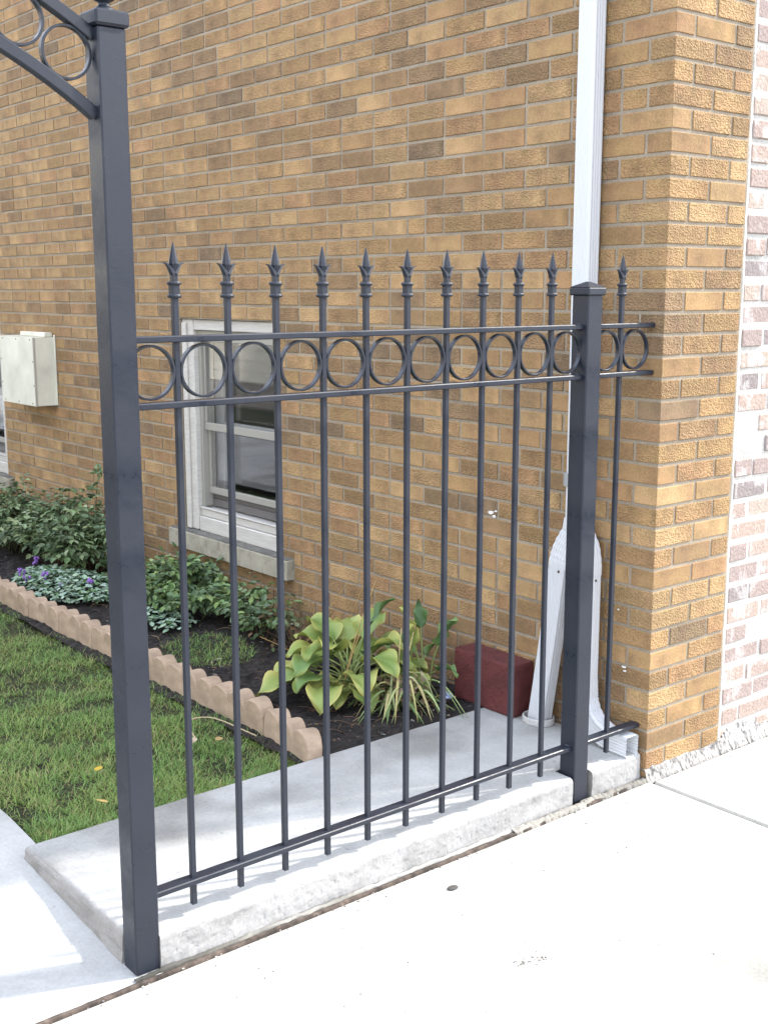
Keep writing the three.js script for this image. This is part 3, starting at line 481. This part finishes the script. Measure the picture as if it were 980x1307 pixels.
// ---------------------------------------------------------------- scalloped edging stones
{
  const N = 3, s = 0.1085, T = 0.062, Hh = 0.112;
  const mk = () => { const sh = new THREE.Shape(); sh.moveTo(0, -0.05); for (let i = 0; i < N; i++) { const x0 = i * s; if (!i) sh.lineTo(x0 + 0.001, Hh - 0.046); for (let j = 1; j <= 12; j++) { const t = j / 12; sh.lineTo(x0 + 0.001 + (s - 0.002) * t, Hh - 0.046 + 0.046 * Math.sqrt(Math.max(0, 1 - (2 * t - 1) ** 2))); } } sh.lineTo(N * s - 0.001, -0.05);
    return new THREE.ExtrudeGeometry(sh, { depth: T - 0.012, bevelEnabled: true, bevelThickness: 0.006, bevelSize: 0.004, bevelSegments: 2, curveSegments: 4 }).translate(0, 0, 0); };
  const base = uvBox(mk());
  // each scallop is a shallow roll: push the faces out in the middle of every scallop
  const p = base.attributes.position; for (let i = 0; i < p.count; i++) { const x = p.getX(i), f = 0.5 - 0.5 * Math.cos(x / s * 6.2832), z = p.getZ(i); p.setZ(i, z + (z > T / 2 - 0.006 ? 1 : -1) * 0.006 * (f - 0.5)); }
  base.computeVertexNormals();
  const first = shade(new THREE.Mesh(base, edgeMat));
  let z = -0.668; const ord = ['nearest', 'second', 'third', 'fourth', 'fifth', 'sixth', 'seventh', 'eighth', 'ninth', 'tenth', 'eleventh', 'twelfth', 'thirteenth', 'fourteenth', 'fifteenth', 'sixteenth'];
  for (let k = 0; k < 14; k++) {
    const m = k ? first.clone() : first, z1 = z - N * s, x = bedX(z), x1 = bedX(z1);
    m.name = numbered('edging_stone'); m.position.set(x + 0.022 + rr(-0.004, 0.004), 0.056 + rr(-0.006, 0.006), z); m.rotation.y = Math.PI / 2 + Math.atan2(x1 - x, N * s) * -1 + rr(-0.02, 0.02);
    m.rotation.order = 'YXZ'; m.rotation.x = rr(-0.06, 0.06); m.rotation.z = rr(-0.012, 0.012);
    m.userData = { label: (k === 0 ? 'buff scalloped edging stone that meets the concrete step, nearest of the row' : `buff scalloped edging stone, ${ord[k]} from the concrete step along the lawn`), category: 'edging stone', group: 'scalloped stones along the flower bed' };
    scene.add(m); z = z1 - 0.004;
  }
}

// ---------------------------------------------------------------- plants
const leafMat = std({ vertexColors: true, roughness: 0.55, side: THREE.DoubleSide });
const mattLeafMat = std({ vertexColors: true, roughness: 0.8, side: THREE.DoubleSide });
class Leaves {                                             // collects small leaves in one geometry with vertex colours
  constructor() { this.p = []; this.c = []; }
  tri(a, b, c, k) { for (const q of [a, b, c]) { this.p.push(q.x, q.y, q.z); this.c.push(k.r, k.g, k.b); } }
  leaf(at, dir, nrm, L, W, col, edge, fold = 0.25) {        // ovate leaf, folded along the midrib
    const t = dir.clone().normalize(), n = nrm.clone().addScaledVector(t, -nrm.dot(t)).normalize(), s = t.clone().cross(n);
    const pt = (u, v, d) => at.clone().addScaledVector(t, u * L).addScaledVector(s, v * W).addScaledVector(n, d * W);
    const m = [pt(0, 0, 0), pt(0.35, 0, -fold), pt(0.7, 0, -fold * 1.1), pt(1, 0, -fold * 1.6)], l = [pt(0.2, 0.42, 0), pt(0.5, 0.5, 0), pt(0.8, 0.28, -0.1)], r = [pt(0.2, -0.42, 0), pt(0.5, -0.5, 0), pt(0.8, -0.28, -0.1)], e = edge ?? col;
    for (const [w, f] of [[l, 0], [r, 1]]) { const T = (a, b, c, k) => f ? this.tri(a, c, b, k) : this.tri(a, b, c, k); T(m[0], m[1], w[0], col); T(w[0], m[1], w[1], e); T(m[1], m[2], w[1], col); T(w[1], m[2], w[2], e); T(m[2], m[3], w[2], col); }
  }
  geo() { const g = new THREE.BufferGeometry(); g.setAttribute('position', new THREE.Float32BufferAttribute(this.p, 3)); g.setAttribute('color', new THREE.Float32BufferAttribute(this.c, 3)); g.computeVertexNormals(); g.setAttribute('uv', new THREE.Float32BufferAttribute(new Float32Array(this.p.length / 3 * 2), 2)); return g; }
}
const jit = (c, f = 0.25) => { const k = 1 + rr(-f, f); return lin(c[0] * k * rr(0.9, 1.1), c[1] * k, c[2] * k * rr(0.85, 1.15)); };
const stemMat = std({ color: lin(0.075, 0.085, 0.03), roughness: 0.8 }), woodyMat = std({ color: lin(0.10, 0.065, 0.035), roughness: 0.9 }), strawMat = std({ color: lin(0.40, 0.27, 0.10), roughness: 0.85 });
const rv = (s = 1) => V(rr(-s, s), rr(-s, s), rr(-s, s));
function roseBush(label, x, z, rx, h, rz, shoots, dense, pal, group = 'rose bushes along the wall') {
  const t = thing('rose_bush', label, 'rose bush', [x, 0.075, z], group), F = new Leaves(), stems = [];
  for (let i = 0; i < shoots; i++) {
    const a = rr(0, 6.2832), k = Math.sqrt(rnd()), e = V(Math.cos(a) * rx * k, h * rr(0.45, 1) * (1 - 0.35 * k), Math.sin(a) * rz * k); if (x + e.x > -0.03) e.x = -0.03 - x - rr(0, 0.05);
    const b = V(e.x * 0.3 + rr(-0.03, 0.03), -0.01, e.z * 0.45 + rr(-0.03, 0.03)), mid = b.clone().lerp(e, 0.55).add(V(rr(-0.03, 0.03), 0.03, rr(-0.03, 0.03)));
    stems.push(tube([b, mid, e], 0.0035, 0.0012, 5, 8));
    const c = new THREE.CatmullRomCurve3([b, mid, e]), n = Math.round(dense * e.length() / 0.035);
    for (let j = 0; j < n; j++) {
      const u = rr(0.30, 1), p = c.getPoint(u), out = V(p.x, 0, p.z).add(rv(0.8)).setY(rr(-0.2, 0.5)).normalize(), L = rr(0.055, 0.105), q = p.clone().addScaledVector(out, L);
      const col = pick(pal), side = out.clone().cross(V(0, 1, 0)).normalize(), up = V(0, 1, 0).add(rv(0.5));
      const lf = rr(0.024, 0.040);
      F.leaf(q, out.clone().add(V(0, -0.35, 0)), up, lf * 1.2, lf * 0.8, jit(col));
      for (const f of [0.35, 0.72]) for (const s of [-1, 1]) if (rnd() < 0.9) F.leaf(p.clone().addScaledVector(out, L * f), side.clone().multiplyScalar(s).addScaledVector(out, 0.5).add(V(0, -0.25 + rr(-0.2, 0.2), 0)), up.clone().add(rv(0.3)), lf * 1.1, lf * 0.75, jit(col));
    }
  }
  part('stem', merge(stems), rnd() < 0.5 ? stemMat : woodyMat, t);
  part('foliage', F.geo(), leafMat, t, null, { kind: 'stuff' });
  return t;
}
const DK = [[0.108, 0.165, 0.071], [0.136, 0.198, 0.088], [0.086, 0.134, 0.064], [0.174, 0.236, 0.105], [0.227, 0.289, 0.154]];
const MD = [[0.128, 0.207, 0.071], [0.160, 0.251, 0.085], [0.099, 0.163, 0.068], [0.208, 0.289, 0.097], [0.088, 0.141, 0.064]];
roseBush('dense dark green rose bush near the wall, left of the tall post', -0.27, -3.62, 0.25, 0.50, 0.42, 44, 1.75, DK);
roseBush('dark rose bush at the left picture edge below the second window', -0.33, -4.45, 0.25, 0.44, 0.42, 40, 1.7, DK);
roseBush('green rose bush under the window sill, just right of the tall post', -0.25, -2.55, 0.24, 0.30, 0.36, 38, 1.7, MD);
roseBush('low sparse rose bush below the right end of the window sill', -0.19, -1.98, 0.16, 0.26, 0.24, 13, 1.3, [...DK, ...MD]);
{ // one long shoot that stands above the left bush
  const t = thing('rose_shoot', 'single long rose shoot standing above the left rose bush against the brick', 'plant', [-0.16, 0.075, -3.60]), F = new Leaves();
  part('stem', tube([V(0, 0, 0), V(-0.01, 0.32, 0.0), V(0.01, 0.56, 0.01)], 0.004, 0.0018, 6, 10), stemMat, t);
  for (let i = 0; i < 26; i++) { const y = i < 18 ? rr(0.46, 0.60) : rr(0.2, 0.45); F.leaf(V(rr(-0.035, 0.02), y, rr(-0.055, 0.055)), rv(1).add(V(0, -0.4, 0)), V(0, 1, 0).add(rv(0.6)), rr(0.03, 0.045), rr(0.022, 0.032), jit(pick(DK))); }
  part('foliage', F.geo(), leafMat, t, null, { kind: 'stuff' });
}
// variegated ground cover with purple flowers
function groundCover(label, x, z, rx, rz, n, h, flowers) {
  const t = thing('ground_cover', label, 'ground cover', [x, 0.078, z], 'variegated dead nettle'), F = new Leaves();
  for (let i = 0; i < n; i++) {
    const a = rr(0, 6.2832), k = Math.sqrt(rnd()), p = V(Math.cos(a) * rx * k, (0.02 + h * rr(0.3, 1)) * (1 - 0.5 * k * k), Math.sin(a) * rz * k), sz = rr(0.016, 0.030), a2 = rr(0, 6.28);
    const silver = rnd() < 0.72, col = silver ? jit([0.33, 0.43, 0.33], 0.2) : jit([0.10, 0.19, 0.08], 0.3);
    F.leaf(p, V(Math.cos(a2), rr(-0.4, 0.2), Math.sin(a2)), V(0, 1, 0).add(rv(0.35)), sz * 1.15, sz, col, silver ? jit([0.22, 0.34, 0.22], 0.2) : col, 0.12);
  }
  part('foliage', F.geo(), mattLeafMat, t, null, { kind: 'stuff' });
  const fm = std({ color: lin(0.26, 0.13, 0.46), roughness: 0.7 });
  for (const [fx, fy, fz] of flowers) { const g = []; for (let i = 0; i < 9; i++) g.push(new THREE.SphereGeometry(0.008, 6, 5).scale(0.8, 1.2, 0.8).rotateZ(rr(-0.8, 0.8)).translate(rr(-0.014, 0.014), rr(-0.015, 0.02), rr(-0.016, 0.016))); part('flower', merge(g), fm, t, [fx, fy, fz]); }
}
groundCover('low silver green ground cover with purple flowers in front of the left rose bush', -0.50, -3.30, 0.21, 0.42, 1500, 0.085, [[-0.13, 0.07, -0.24], [-0.10, 0.085, -0.02], [-0.16, 0.06, -0.10], [0.02, 0.09, 0.24], [-0.07, 0.05, 0.12], [0.0, 0.09, -0.36]]);
groundCover('small patch of silver green ground cover right behind the tall post', -0.44, -2.46, 0.14, 0.24, 520, 0.07, []);
// dry tangle of stems beside the hosta
{
  const t = thing('withered_plant', 'withered brown tangle of thin stems between the rose and the hosta', 'plant', [-0.20, 0.075, -1.66]), dry = [], grn = [], F = new Leaves();
  for (let i = 0; i < 46; i++) { const a = rr(0, 6.28), r = rr(0.04, 0.17), h = rr(0.05, 0.24); const e = V(Math.min(0.17, Math.cos(a) * r), h, Math.sin(a) * r * 1.3); (rnd() < 0.75 ? dry : grn).push(tube([V(e.x * 0.3, 0, e.z * 0.3), V(e.x * 0.6 + rr(-0.02, 0.02), h * 0.6, e.z * 0.6 + rr(-0.02, 0.02)), e], rr(0.0015, 0.003), 0.0008, 4, 6)); }
  for (let i = 0; i < 60; i++) F.leaf(V(rr(-0.16, 0.12), rr(0.005, 0.16), rr(-0.2, 0.2)), rv(1), V(0, 1, 0).add(rv(0.9)), rr(0.02, 0.045), rr(0.012, 0.02), rnd() < 0.7 ? jit([0.16, 0.10, 0.05]) : jit([0.075, 0.12, 0.04]));
  part('stem', merge(dry), std({ color: lin(0.15, 0.095, 0.05), roughness: 0.9 }), t, null, { kind: 'stuff' }); part('stem', merge(grn), stemMat, t, null, { kind: 'stuff' });
  part('foliage', F.geo(), mattLeafMat, t, null, { kind: 'stuff' });
  for (const [x0, z0, x1, y1, z1] of [[-0.08, 0.06, 0.08, 0.34, 0.22], [0.02, 0.18, 0.14, 0.42, 0.30], [-0.1, 0.2, -0.24, 0.13, 0.05]]) part('dry_stalk', tube([V(x0, 0, z0), V((x0 + x1) / 2 + 0.02, y1 * 0.55, (z0 + z1) / 2), V(x1, y1, z1)], 0.0022, 0.0014, 5, 8), strawMat, t);
}
// hosta leaves: every large leaf is a part
function hostaLeaf(base, az, rise, reach, L, W, droop, pal, roll = 0) {   // returns blade and stalk
  const out = V(Math.cos(az), 0, Math.sin(az)), side = V(-Math.sin(az), 0, Math.cos(az)), p0 = base.clone(), p1 = base.clone().addScaledVector(out, reach * 0.4).add(V(0, rise * 0.65, 0)), p2 = base.clone().addScaledVector(out, reach).add(V(0, rise, 0));
  const stalk = tube([p0, p1, p2], 0.0042, 0.0028, 6, 8), nu = 16, nv = 12, pos = [], col = [], uv = [], idx = [], ph = rr(0, 6);
  let pt = p2.clone(), ang = Math.atan2(rise * 0.5, reach); const step = L / nu, cl = [];
  for (let i = 0; i <= nu; i++) { cl.push([pt.clone(), ang]); pt.addScaledVector(out, Math.cos(ang) * step).add(V(0, Math.sin(ang) * step, 0)); ang -= droop / nu * (0.5 + i / nu); }
  for (let i = 0; i <= nu; i++) { const t = i / nu, w = W * 0.5 * (0.88 + 0.24 * nz(t * 9 + ph, 3, 807, 2)) * Math.pow(Math.sin(Math.PI * Math.min(1, 0.06 + 0.94 * Math.pow(t, 0.72))), 0.85), [c, a] = cl[i], n = out.clone().multiplyScalar(-Math.sin(a)).add(V(0, Math.cos(a), 0));
    for (let j = 0; j <= nv; j++) { const v = j / nv * 2 - 1, cup = 0.30 * v * v * w + 0.013 * Math.sin(t * 10 + ph + v * 2.5) * v * v + 0.0022 * Math.cos(v * 17) + 0.010 * (nz(t * 4 + ph, v * 2 + 9, 805, 2) - 0.5) + roll * v * w;
      const q = c.clone().addScaledVector(side, v * w).addScaledVector(n, cup); pos.push(q.x, q.y, q.z); uv.push(v, t);
      const e = Math.pow(Math.abs(v), 3) * 0.75 + Math.max(0, t - 0.8) * 1.6 + 0.35 * (nz(t * 5 + ph, v * 2 + 5, 801, 2) - 0.4), k = Math.max(0, Math.min(1, e)), A = pal[0], B = pal[1]; col.push(...[0, 1, 2].map((m) => A[m] + (B[m] - A[m]) * k)); } }
  for (let i = 0; i < nu; i++) for (let j = 0; j < nv; j++) { const a = i * (nv + 1) + j, b = a + nv + 1; idx.push(a, b, a + 1, a + 1, b, b + 1); }
  const g = new THREE.BufferGeometry(); g.setAttribute('position', new THREE.Float32BufferAttribute(pos, 3)); g.setAttribute('color', new THREE.Float32BufferAttribute(col, 3)); g.setAttribute('uv', new THREE.Float32BufferAttribute(uv, 2)); g.setIndex(idx); g.computeVertexNormals();
  return [g, stalk];
}
const petMat = std({ color: lin(0.25, 0.31, 0.10), roughness: 0.6 });
const YG = [[[0.198, 0.288, 0.066], [0.456, 0.420, 0.108]], [[0.168, 0.264, 0.066], [0.384, 0.372, 0.096]], [[0.240, 0.318, 0.084], [0.528, 0.456, 0.132]], [[0.126, 0.222, 0.062], [0.288, 0.324, 0.084]]], DG = [[[0.060, 0.125, 0.038], [0.10, 0.18, 0.05]], [[0.085, 0.165, 0.05], [0.19, 0.27, 0.08]]];
{
  const t = thing('hosta', 'large yellow green hosta with broad drooping leaves behind the middle pickets', 'hosta', [-0.34, 0.08, -1.13]);
  const list = [];
  for (let i = 0; i < 27; i++) { const az = i * 2.399 + rr(-0.3, 0.3), k = i / 27; list.push([az, 0.19 - 0.14 * k, 0.07 + 0.11 * k + rr(0, 0.03), rr(0.15, 0.20), rr(0.11, 0.145), rr(1.0, 1.9), pick(YG)]); }
  for (const az of [2.5, 3.0, 3.5, 2.0, 4.1]) list.push([az, rr(0.05, 0.09), rr(0.10, 0.16), rr(0.15, 0.18), rr(0.09, 0.11), rr(1.2, 1.7), pick(YG)]);
  list.push([0.6, 0.24, 0.10, 0.16, 0.085, 0.4, DG[0]], [1.2, 0.16, 0.12, 0.13, 0.07, 1.0, DG[1]]);
  for (const [az, rise, reach, L, W, dr, pal] of list) { const [b, s] = hostaLeaf(V(rr(-0.03, 0.03), 0, rr(-0.03, 0.03)), az, rise, reach * (Math.cos(az) > 0.3 ? 0.7 : 1), L, W, dr, pal); const m = part('leaf', b, leafMat, t); part('leaf_stalk', s, petMat, m); }
  for (const [x1, y1, z1] of [[0.02, 0.36, 0.10], [0.10, 0.42, 0.02]]) part('dry_stalk', tube([V(-0.08, 0, 0.03), V((x1 - 0.08) / 2, y1 * 0.5, z1 * 0.5), V(x1, y1, z1)], 0.0028, 0.0016, 5, 8), strawMat, t);
}
{
  const t = thing('hosta', 'smaller upright hosta with green and yellow leaves next to the red block', 'hosta', [-0.17, 0.08, -0.93]);
  for (const [az, rise, reach, L, W, dr, pal] of [[2.2, 0.20, 0.05, 0.13, 0.06, 0.5, YG[2]], [3.6, 0.22, 0.03, 0.14, 0.065, 0.3, YG[0]], [1.2, 0.20, 0.04, 0.14, 0.065, 0.5, DG[1]], [0.4, 0.15, 0.05, 0.12, 0.06, 0.9, DG[1]], [2.8, 0.13, 0.09, 0.13, 0.06, 1.0, YG[3]], [1.7, 0.12, 0.10, 0.14, 0.06, 1.2, DG[1]], [4.4, 0.16, 0.06, 0.12, 0.06, 0.9, YG[3]], [5.2, 0.25, 0.04, 0.11, 0.05, 0.4, DG[0]]]) { const [b, s] = hostaLeaf(V(rr(-0.03, 0.03), 0, rr(-0.03, 0.03)), az, rise, reach, L, W, dr, pal, 0.3); const m = part('leaf', b, leafMat, t); part('leaf_stalk', s, petMat, m); }
}
{ // fading daylily between the two hostas
  const t = thing('daylily', 'fading daylily with long flopped strap leaves at the edge of the step', 'daylily', [-0.34, 0.08, -0.87]);
  const strap = (az, L, w, h, pal) => { const o = V(Math.cos(az), 0, Math.sin(az)), s = V(-Math.sin(az), 0, Math.cos(az)), g = new Leaves(), n = 9, P = [], c = jit(pal, 0.15); for (let i = 0; i <= n; i++) { const u = i / n; P.push([o.clone().multiplyScalar(L * (u * 0.9)).add(V(0, h * Math.sin(Math.PI * Math.pow(u, 0.75)) * (1 - 0.15 * u) + 0.004, 0)), w * 0.5 * (1 - Math.pow(u, 3)) + 0.0006]); } for (let i = 0; i < n; i++) { const [a, wa] = P[i], [b, wb] = P[i + 1], d = V(0, -0.003, 0), l0 = a.clone().addScaledVector(s, wa), r0 = a.clone().addScaledVector(s, -wa), l1 = b.clone().addScaledVector(s, wb), r1 = b.clone().addScaledVector(s, -wb), a0 = a.clone().add(d), b0 = b.clone().add(d); g.tri(l0, a0, l1, c); g.tri(l1, a0, b0, c); g.tri(a0, r0, b0, c); g.tri(b0, r0, r1, c); } return g.geo(); };
  for (let i = 0; i < 58; i++) { const g = strap(rr(0.7, 5.9), rr(0.12, 0.26), rr(0.007, 0.014), rr(0.04, 0.15), pick([[0.27, 0.34, 0.13], [0.20, 0.29, 0.10], [0.36, 0.38, 0.17], [0.42, 0.37, 0.17], [0.16, 0.24, 0.085]])); g.translate(rr(-0.04, 0.06), 0, rr(-0.06, 0.06)); part('leaf', g, leafMat, t); }
  const F = new Leaves(); for (let i = 0; i < 90; i++) F.leaf(V(rr(-0.06, 0.08), rr(0.02, 0.13), rr(-0.05, 0.07)), rv(1), rv(1), rr(0.02, 0.04), rr(0.012, 0.024), jit([0.24, 0.18, 0.11], 0.35)); part('dry_leaves', F.geo(), mattLeafMat, t, null, { kind: 'stuff' });
  for (const [x1, y1, z1] of [[0.05, 0.29, -0.03], [0.09, 0.30, 0.0]]) part('dry_stalk', tube([V(0, 0, 0), V(x1 * 0.5, y1 * 0.5, z1 * 0.6), V(x1, y1, z1)], 0.003, 0.002, 5, 8), std({ color: lin(0.50, 0.40, 0.20), roughness: 0.85 }), t);
}
{ // small pale violet flower and straws lying by the red block
  const t = thing('fallen_flower', 'small pale violet flower lying between the hosta and the red block', 'flower', [-0.17, 0.115, -0.775]), g = [];
  for (let i = 0; i < 10; i++) g.push(new THREE.SphereGeometry(0.009, 6, 5).scale(1, 0.7, 1).translate(rr(-0.014, 0.014), rr(-0.008, 0.016), rr(-0.014, 0.014)));
  part('petals', merge(g), std({ color: lin(0.33, 0.36, 0.55), roughness: 0.7 }), t);
  part('flower_stem', merge([tube([V(0.02, 0, 0.02), V(-0.02, 0.0, -0.03), V(-0.09, -0.02, -0.04)], 0.0025, 0.002, 5, 6)]), strawMat, t);
}
// ---------------------------------------------------------------- litter on the soil
{
  const F = new Leaves(), tw = [];
  for (let i = 0; i < 900; i++) { const x = rr(-0.82, -0.02), z = -0.68 - Math.pow(rnd(), 1.4) * 4; F.leaf(V(x, bedY(x, z) + 0.004, z), V(rr(-1, 1), rr(-0.2, 0.3), rr(-1, 1)), V(0, 1, 0).add(rv(0.6)), rr(0.008, 0.026), rr(0.004, 0.011), rnd() < 0.12 ? jit([0.30, 0.27, 0.24]) : rnd() < 0.5 ? jit([0.10, 0.065, 0.04], 0.4) : jit([0.030, 0.026, 0.025], 0.4)); }
  for (let i = 0; i < 120; i++) { const x = rr(-0.80, -0.1), z = -0.8 - Math.pow(rnd(), 1.5) * 3, a = rr(0, 6.28), l = rr(0.03, 0.12), y = bedY(x, z) + 0.004; tw.push(paint(tube([V(x, y, z), V(x + Math.cos(a) * l / 2, y + rr(0.002, 0.012), z + Math.sin(a) * l / 2), V(x + Math.cos(a + 0.2) * l, bedY(x, z) + 0.003, z + Math.sin(a + 0.2) * l)], 0.0016, 0.0009, 4, 4), jit(rnd() < 0.3 ? [0.32, 0.24, 0.13] : [0.13, 0.075, 0.045], 0.3))); }
  solo('mulch', 'bark chips and twigs strewn over the dark bed soil', 'mulch', merge([F.geo(), ...tw]), mattLeafMat, { kind: 'stuff' });
}
// ---------------------------------------------------------------- grass
{
  const blade = (() => { const p = [], c = [], w = 0.5; const P = [[0, 0], [0.35, 0.06], [0.7, 0.22], [1, 0.5]]; for (let i = 0; i < 3; i++) { const [y0, z0] = P[i], [y1, z1] = P[i + 1], a = w * (1 - y0 * 0.85), b = i === 2 ? 0 : w * (1 - y1 * 0.85); p.push(-a, y0, z0, a, y0, z0, b, y1, z1); if (b) p.push(-a, y0, z0, b, y1, z1, -b, y1, z1); } const g = new THREE.BufferGeometry(); g.setAttribute('position', new THREE.Float32BufferAttribute(p, 3)); g.computeVertexNormals(); return g; })();
  const gm = std({ color: 0xffffff, roughness: 0.6, side: THREE.DoubleSide });
  const M = new THREE.Matrix4(), Q = new THREE.Quaternion(), E = new THREE.Euler(), C = new THREE.Color();
  const lay = (name, label, n, place, hmin, hmax) => {
    const im = new THREE.InstancedMesh(blade, gm, n); let k = 0, guard = 0;
    while (k < n && guard++ < n * 6) {
      const s = place(); if (!s) continue; const [x, y, z, hs = 1] = s;
      const tilt = 0.25 + 0.9 * rnd(), h = rr(hmin, hmax) * hs; E.set(tilt * (rnd() < 0.15 ? 1.4 : 0.8), rr(0, 6.2832), 0, 'YXZ'); Q.setFromEuler(E);
      M.compose(V(x, y, z), Q, V(rr(0.0016, 0.0034), h, h)); im.setMatrixAt(k, M);
      const t = nz(x * 7 + 60, z * 7 + 60, 901, 2), dry = rnd() < 0.10 + 0.35 * Math.max(0, t - 0.55), f = rr(0.7, 1.25);
      if (dry) C.setRGB(0.34 * f, 0.29 * f, 0.12 * f); else C.setRGB((0.115 + 0.12 * t) * f, (0.245 + 0.08 * t) * f, (0.050 + 0.025 * t) * f); im.setColorAt(k, C); k++;
    }
    im.count = k; im.name = numbered(name); im.userData = { label, category: 'grass', kind: 'stuff' }; shade(im); scene.add(im);
  };
  const bare = (x, z) => nz(x * 9 + 20, z * 9 + 20, 911, 3);
  lay('grass', 'short green lawn grass with some straw between the path and the edging stones', 78000, () => { const z = -0.672 - Math.pow(rnd(), 1.5) * 3.9, x = rr(-1.845, -0.835); const near = Math.min(1, (x + 1.86) / 0.1) * 0.6 + 0.4; const edge = bedX(z) + 0.02 - x; if (edge < 0) return null; const b = bare(x, z); if ((b > 0.57 && rnd() < 0.75) || (x < -1.775 && rnd() < 0.85) || (z > -0.715 && rnd() < 0.55) || (edge < 0.05 && rnd() < 0.55)) return null; return [x, turfY(x, z) - 0.004, z, near * (edge < 0.06 ? 1.2 : 1)]; }, 0.016, 0.044);
  lay('grass', 'further lawn grass beside the flower bed, mirrored in the window', 16000, () => { const z = rr(-9.5, -4.5), x = rr(-1.80, -0.86); return [x, turfY(x, z) - 0.004, z, 1.2]; }, 0.03, 0.06);
  lay('grass', 'tuft of fine grass growing in the bed below the sparse rose', 1500, () => { const a = rr(0, 6.28), k = Math.sqrt(rnd()), x = -0.50 + Math.cos(a) * 0.17 * k, z = -1.92 + Math.sin(a) * 0.24 * k; return [x, bedY(x, z) - 0.004, z]; }, 0.02, 0.05);
}
// fallen leaves and a dry stalk on the lawn
{
  const fall = (label, x, z, L, W, c, rot, y = 0.04) => { const F = new Leaves(); F.leaf(V(-L / 2, 0, 0), V(1, 0.05, 0), V(0.1, 1, 0.25), L, W, jit(c, 0.05), jit(c, 0.15), 0.12); const m = solo('fallen_leaf', label, 'leaf', F.geo(), mattLeafMat); m.position.set(x, turfY(x, z) + y, z); m.rotation.y = rot; };
  fall('yellow oval fallen leaf on the lawn near the path corner', -1.545, -0.80, 0.052, 0.026, [0.55, 0.40, 0.12], 1.9);
  fall('small golden fallen leaf on the grass beside the tall post', -1.445, -1.02, 0.04, 0.018, [0.50, 0.36, 0.04], 0.4);
  fall('small tan fallen leaf on the lawn below the dry stalk', -1.00, -1.02, 0.035, 0.022, [0.40, 0.28, 0.12], 0.2);
  const t = thing('dry_stalk', 'bleached dry stalk with a curled leaf lying on the lawn by the edging', 'stalk', [-1.02, 0.085, -1.12]);
  part('stem', tube([V(-0.06, 0.012, 0.08), V(-0.02, 0.03, -0.04), V(0.06, 0.028, -0.03), V(0.13, 0.0, 0.16)], 0.003, 0.0022, 5, 14), std({ color: lin(0.45, 0.36, 0.22), roughness: 0.9 }), t);
  const F = new Leaves(); F.leaf(V(0, 0, 0), V(-0.7, 0.05, 0.6), V(0, 1, 0.3), 0.06, 0.022, lin(0.50, 0.42, 0.30), lin(0.42, 0.34, 0.22), 0.4); part('leaf', F.geo(), mattLeafMat, t, [-0.055, 0.014, 0.075]);
}
// small stones and crumbs on the pavement
{
  const g = (s) => { const q = new THREE.IcosahedronGeometry(s, 1), p = q.attributes.position; for (let i = 0; i < p.count; i++) p.setXYZ(i, p.getX(i) * 1.5, p.getY(i) * 0.3, p.getZ(i)); q.computeVertexNormals(); return q; };
  const m = std({ color: lin(0.07, 0.065, 0.06), roughness: 0.95 });
  const s = solo('pebble', 'flat dark crumb lying on the pale pavement below the fence', 'pebble', g(0.012), m); s.position.set(-0.988, 0.003, 0.138);
}
{ // sand, grit and crumbs on the pavement, thicker along the joints
  const g = [], m = std({ vertexColors: true, roughness: 0.95 }), base = strip(new THREE.IcosahedronGeometry(1, 0));
  const put = (x, z, s) => g.push(paint(base.clone().scale(s * rr(0.8, 1.8), s * rr(0.3, 0.7), s * rr(0.8, 1.6)).rotateY(rr(0, 6)).translate(x, s * 0.25, z), jit(rnd() < 0.6 ? [0.12, 0.11, 0.10] : [0.40, 0.38, 0.34], 0.4)));
  for (let i = 0; i < 260; i++) put(rr(-2.3, 1.2), 0.02 + Math.pow(rnd(), 2.2) * 1.0, rr(0.0008, 0.0025));
  for (let i = 0; i < 120; i++) put(rr(-2.3, 0.5), rr(0.016, 0.034), rr(0.001, 0.003));
  for (let i = 0; i < 60; i++) { const u = rnd(); put(-1.12 + 0.06 * u + rr(-0.02, 0.02), 0.50 + 0.03 * u + rr(-0.012, 0.012), rr(0.001, 0.0028)); }
  solo('grit', 'sand grains and small crumbs scattered on the pale pavement', 'grit', merge(g), m, { kind: 'stuff' });
}
renderer.render(scene, camera);
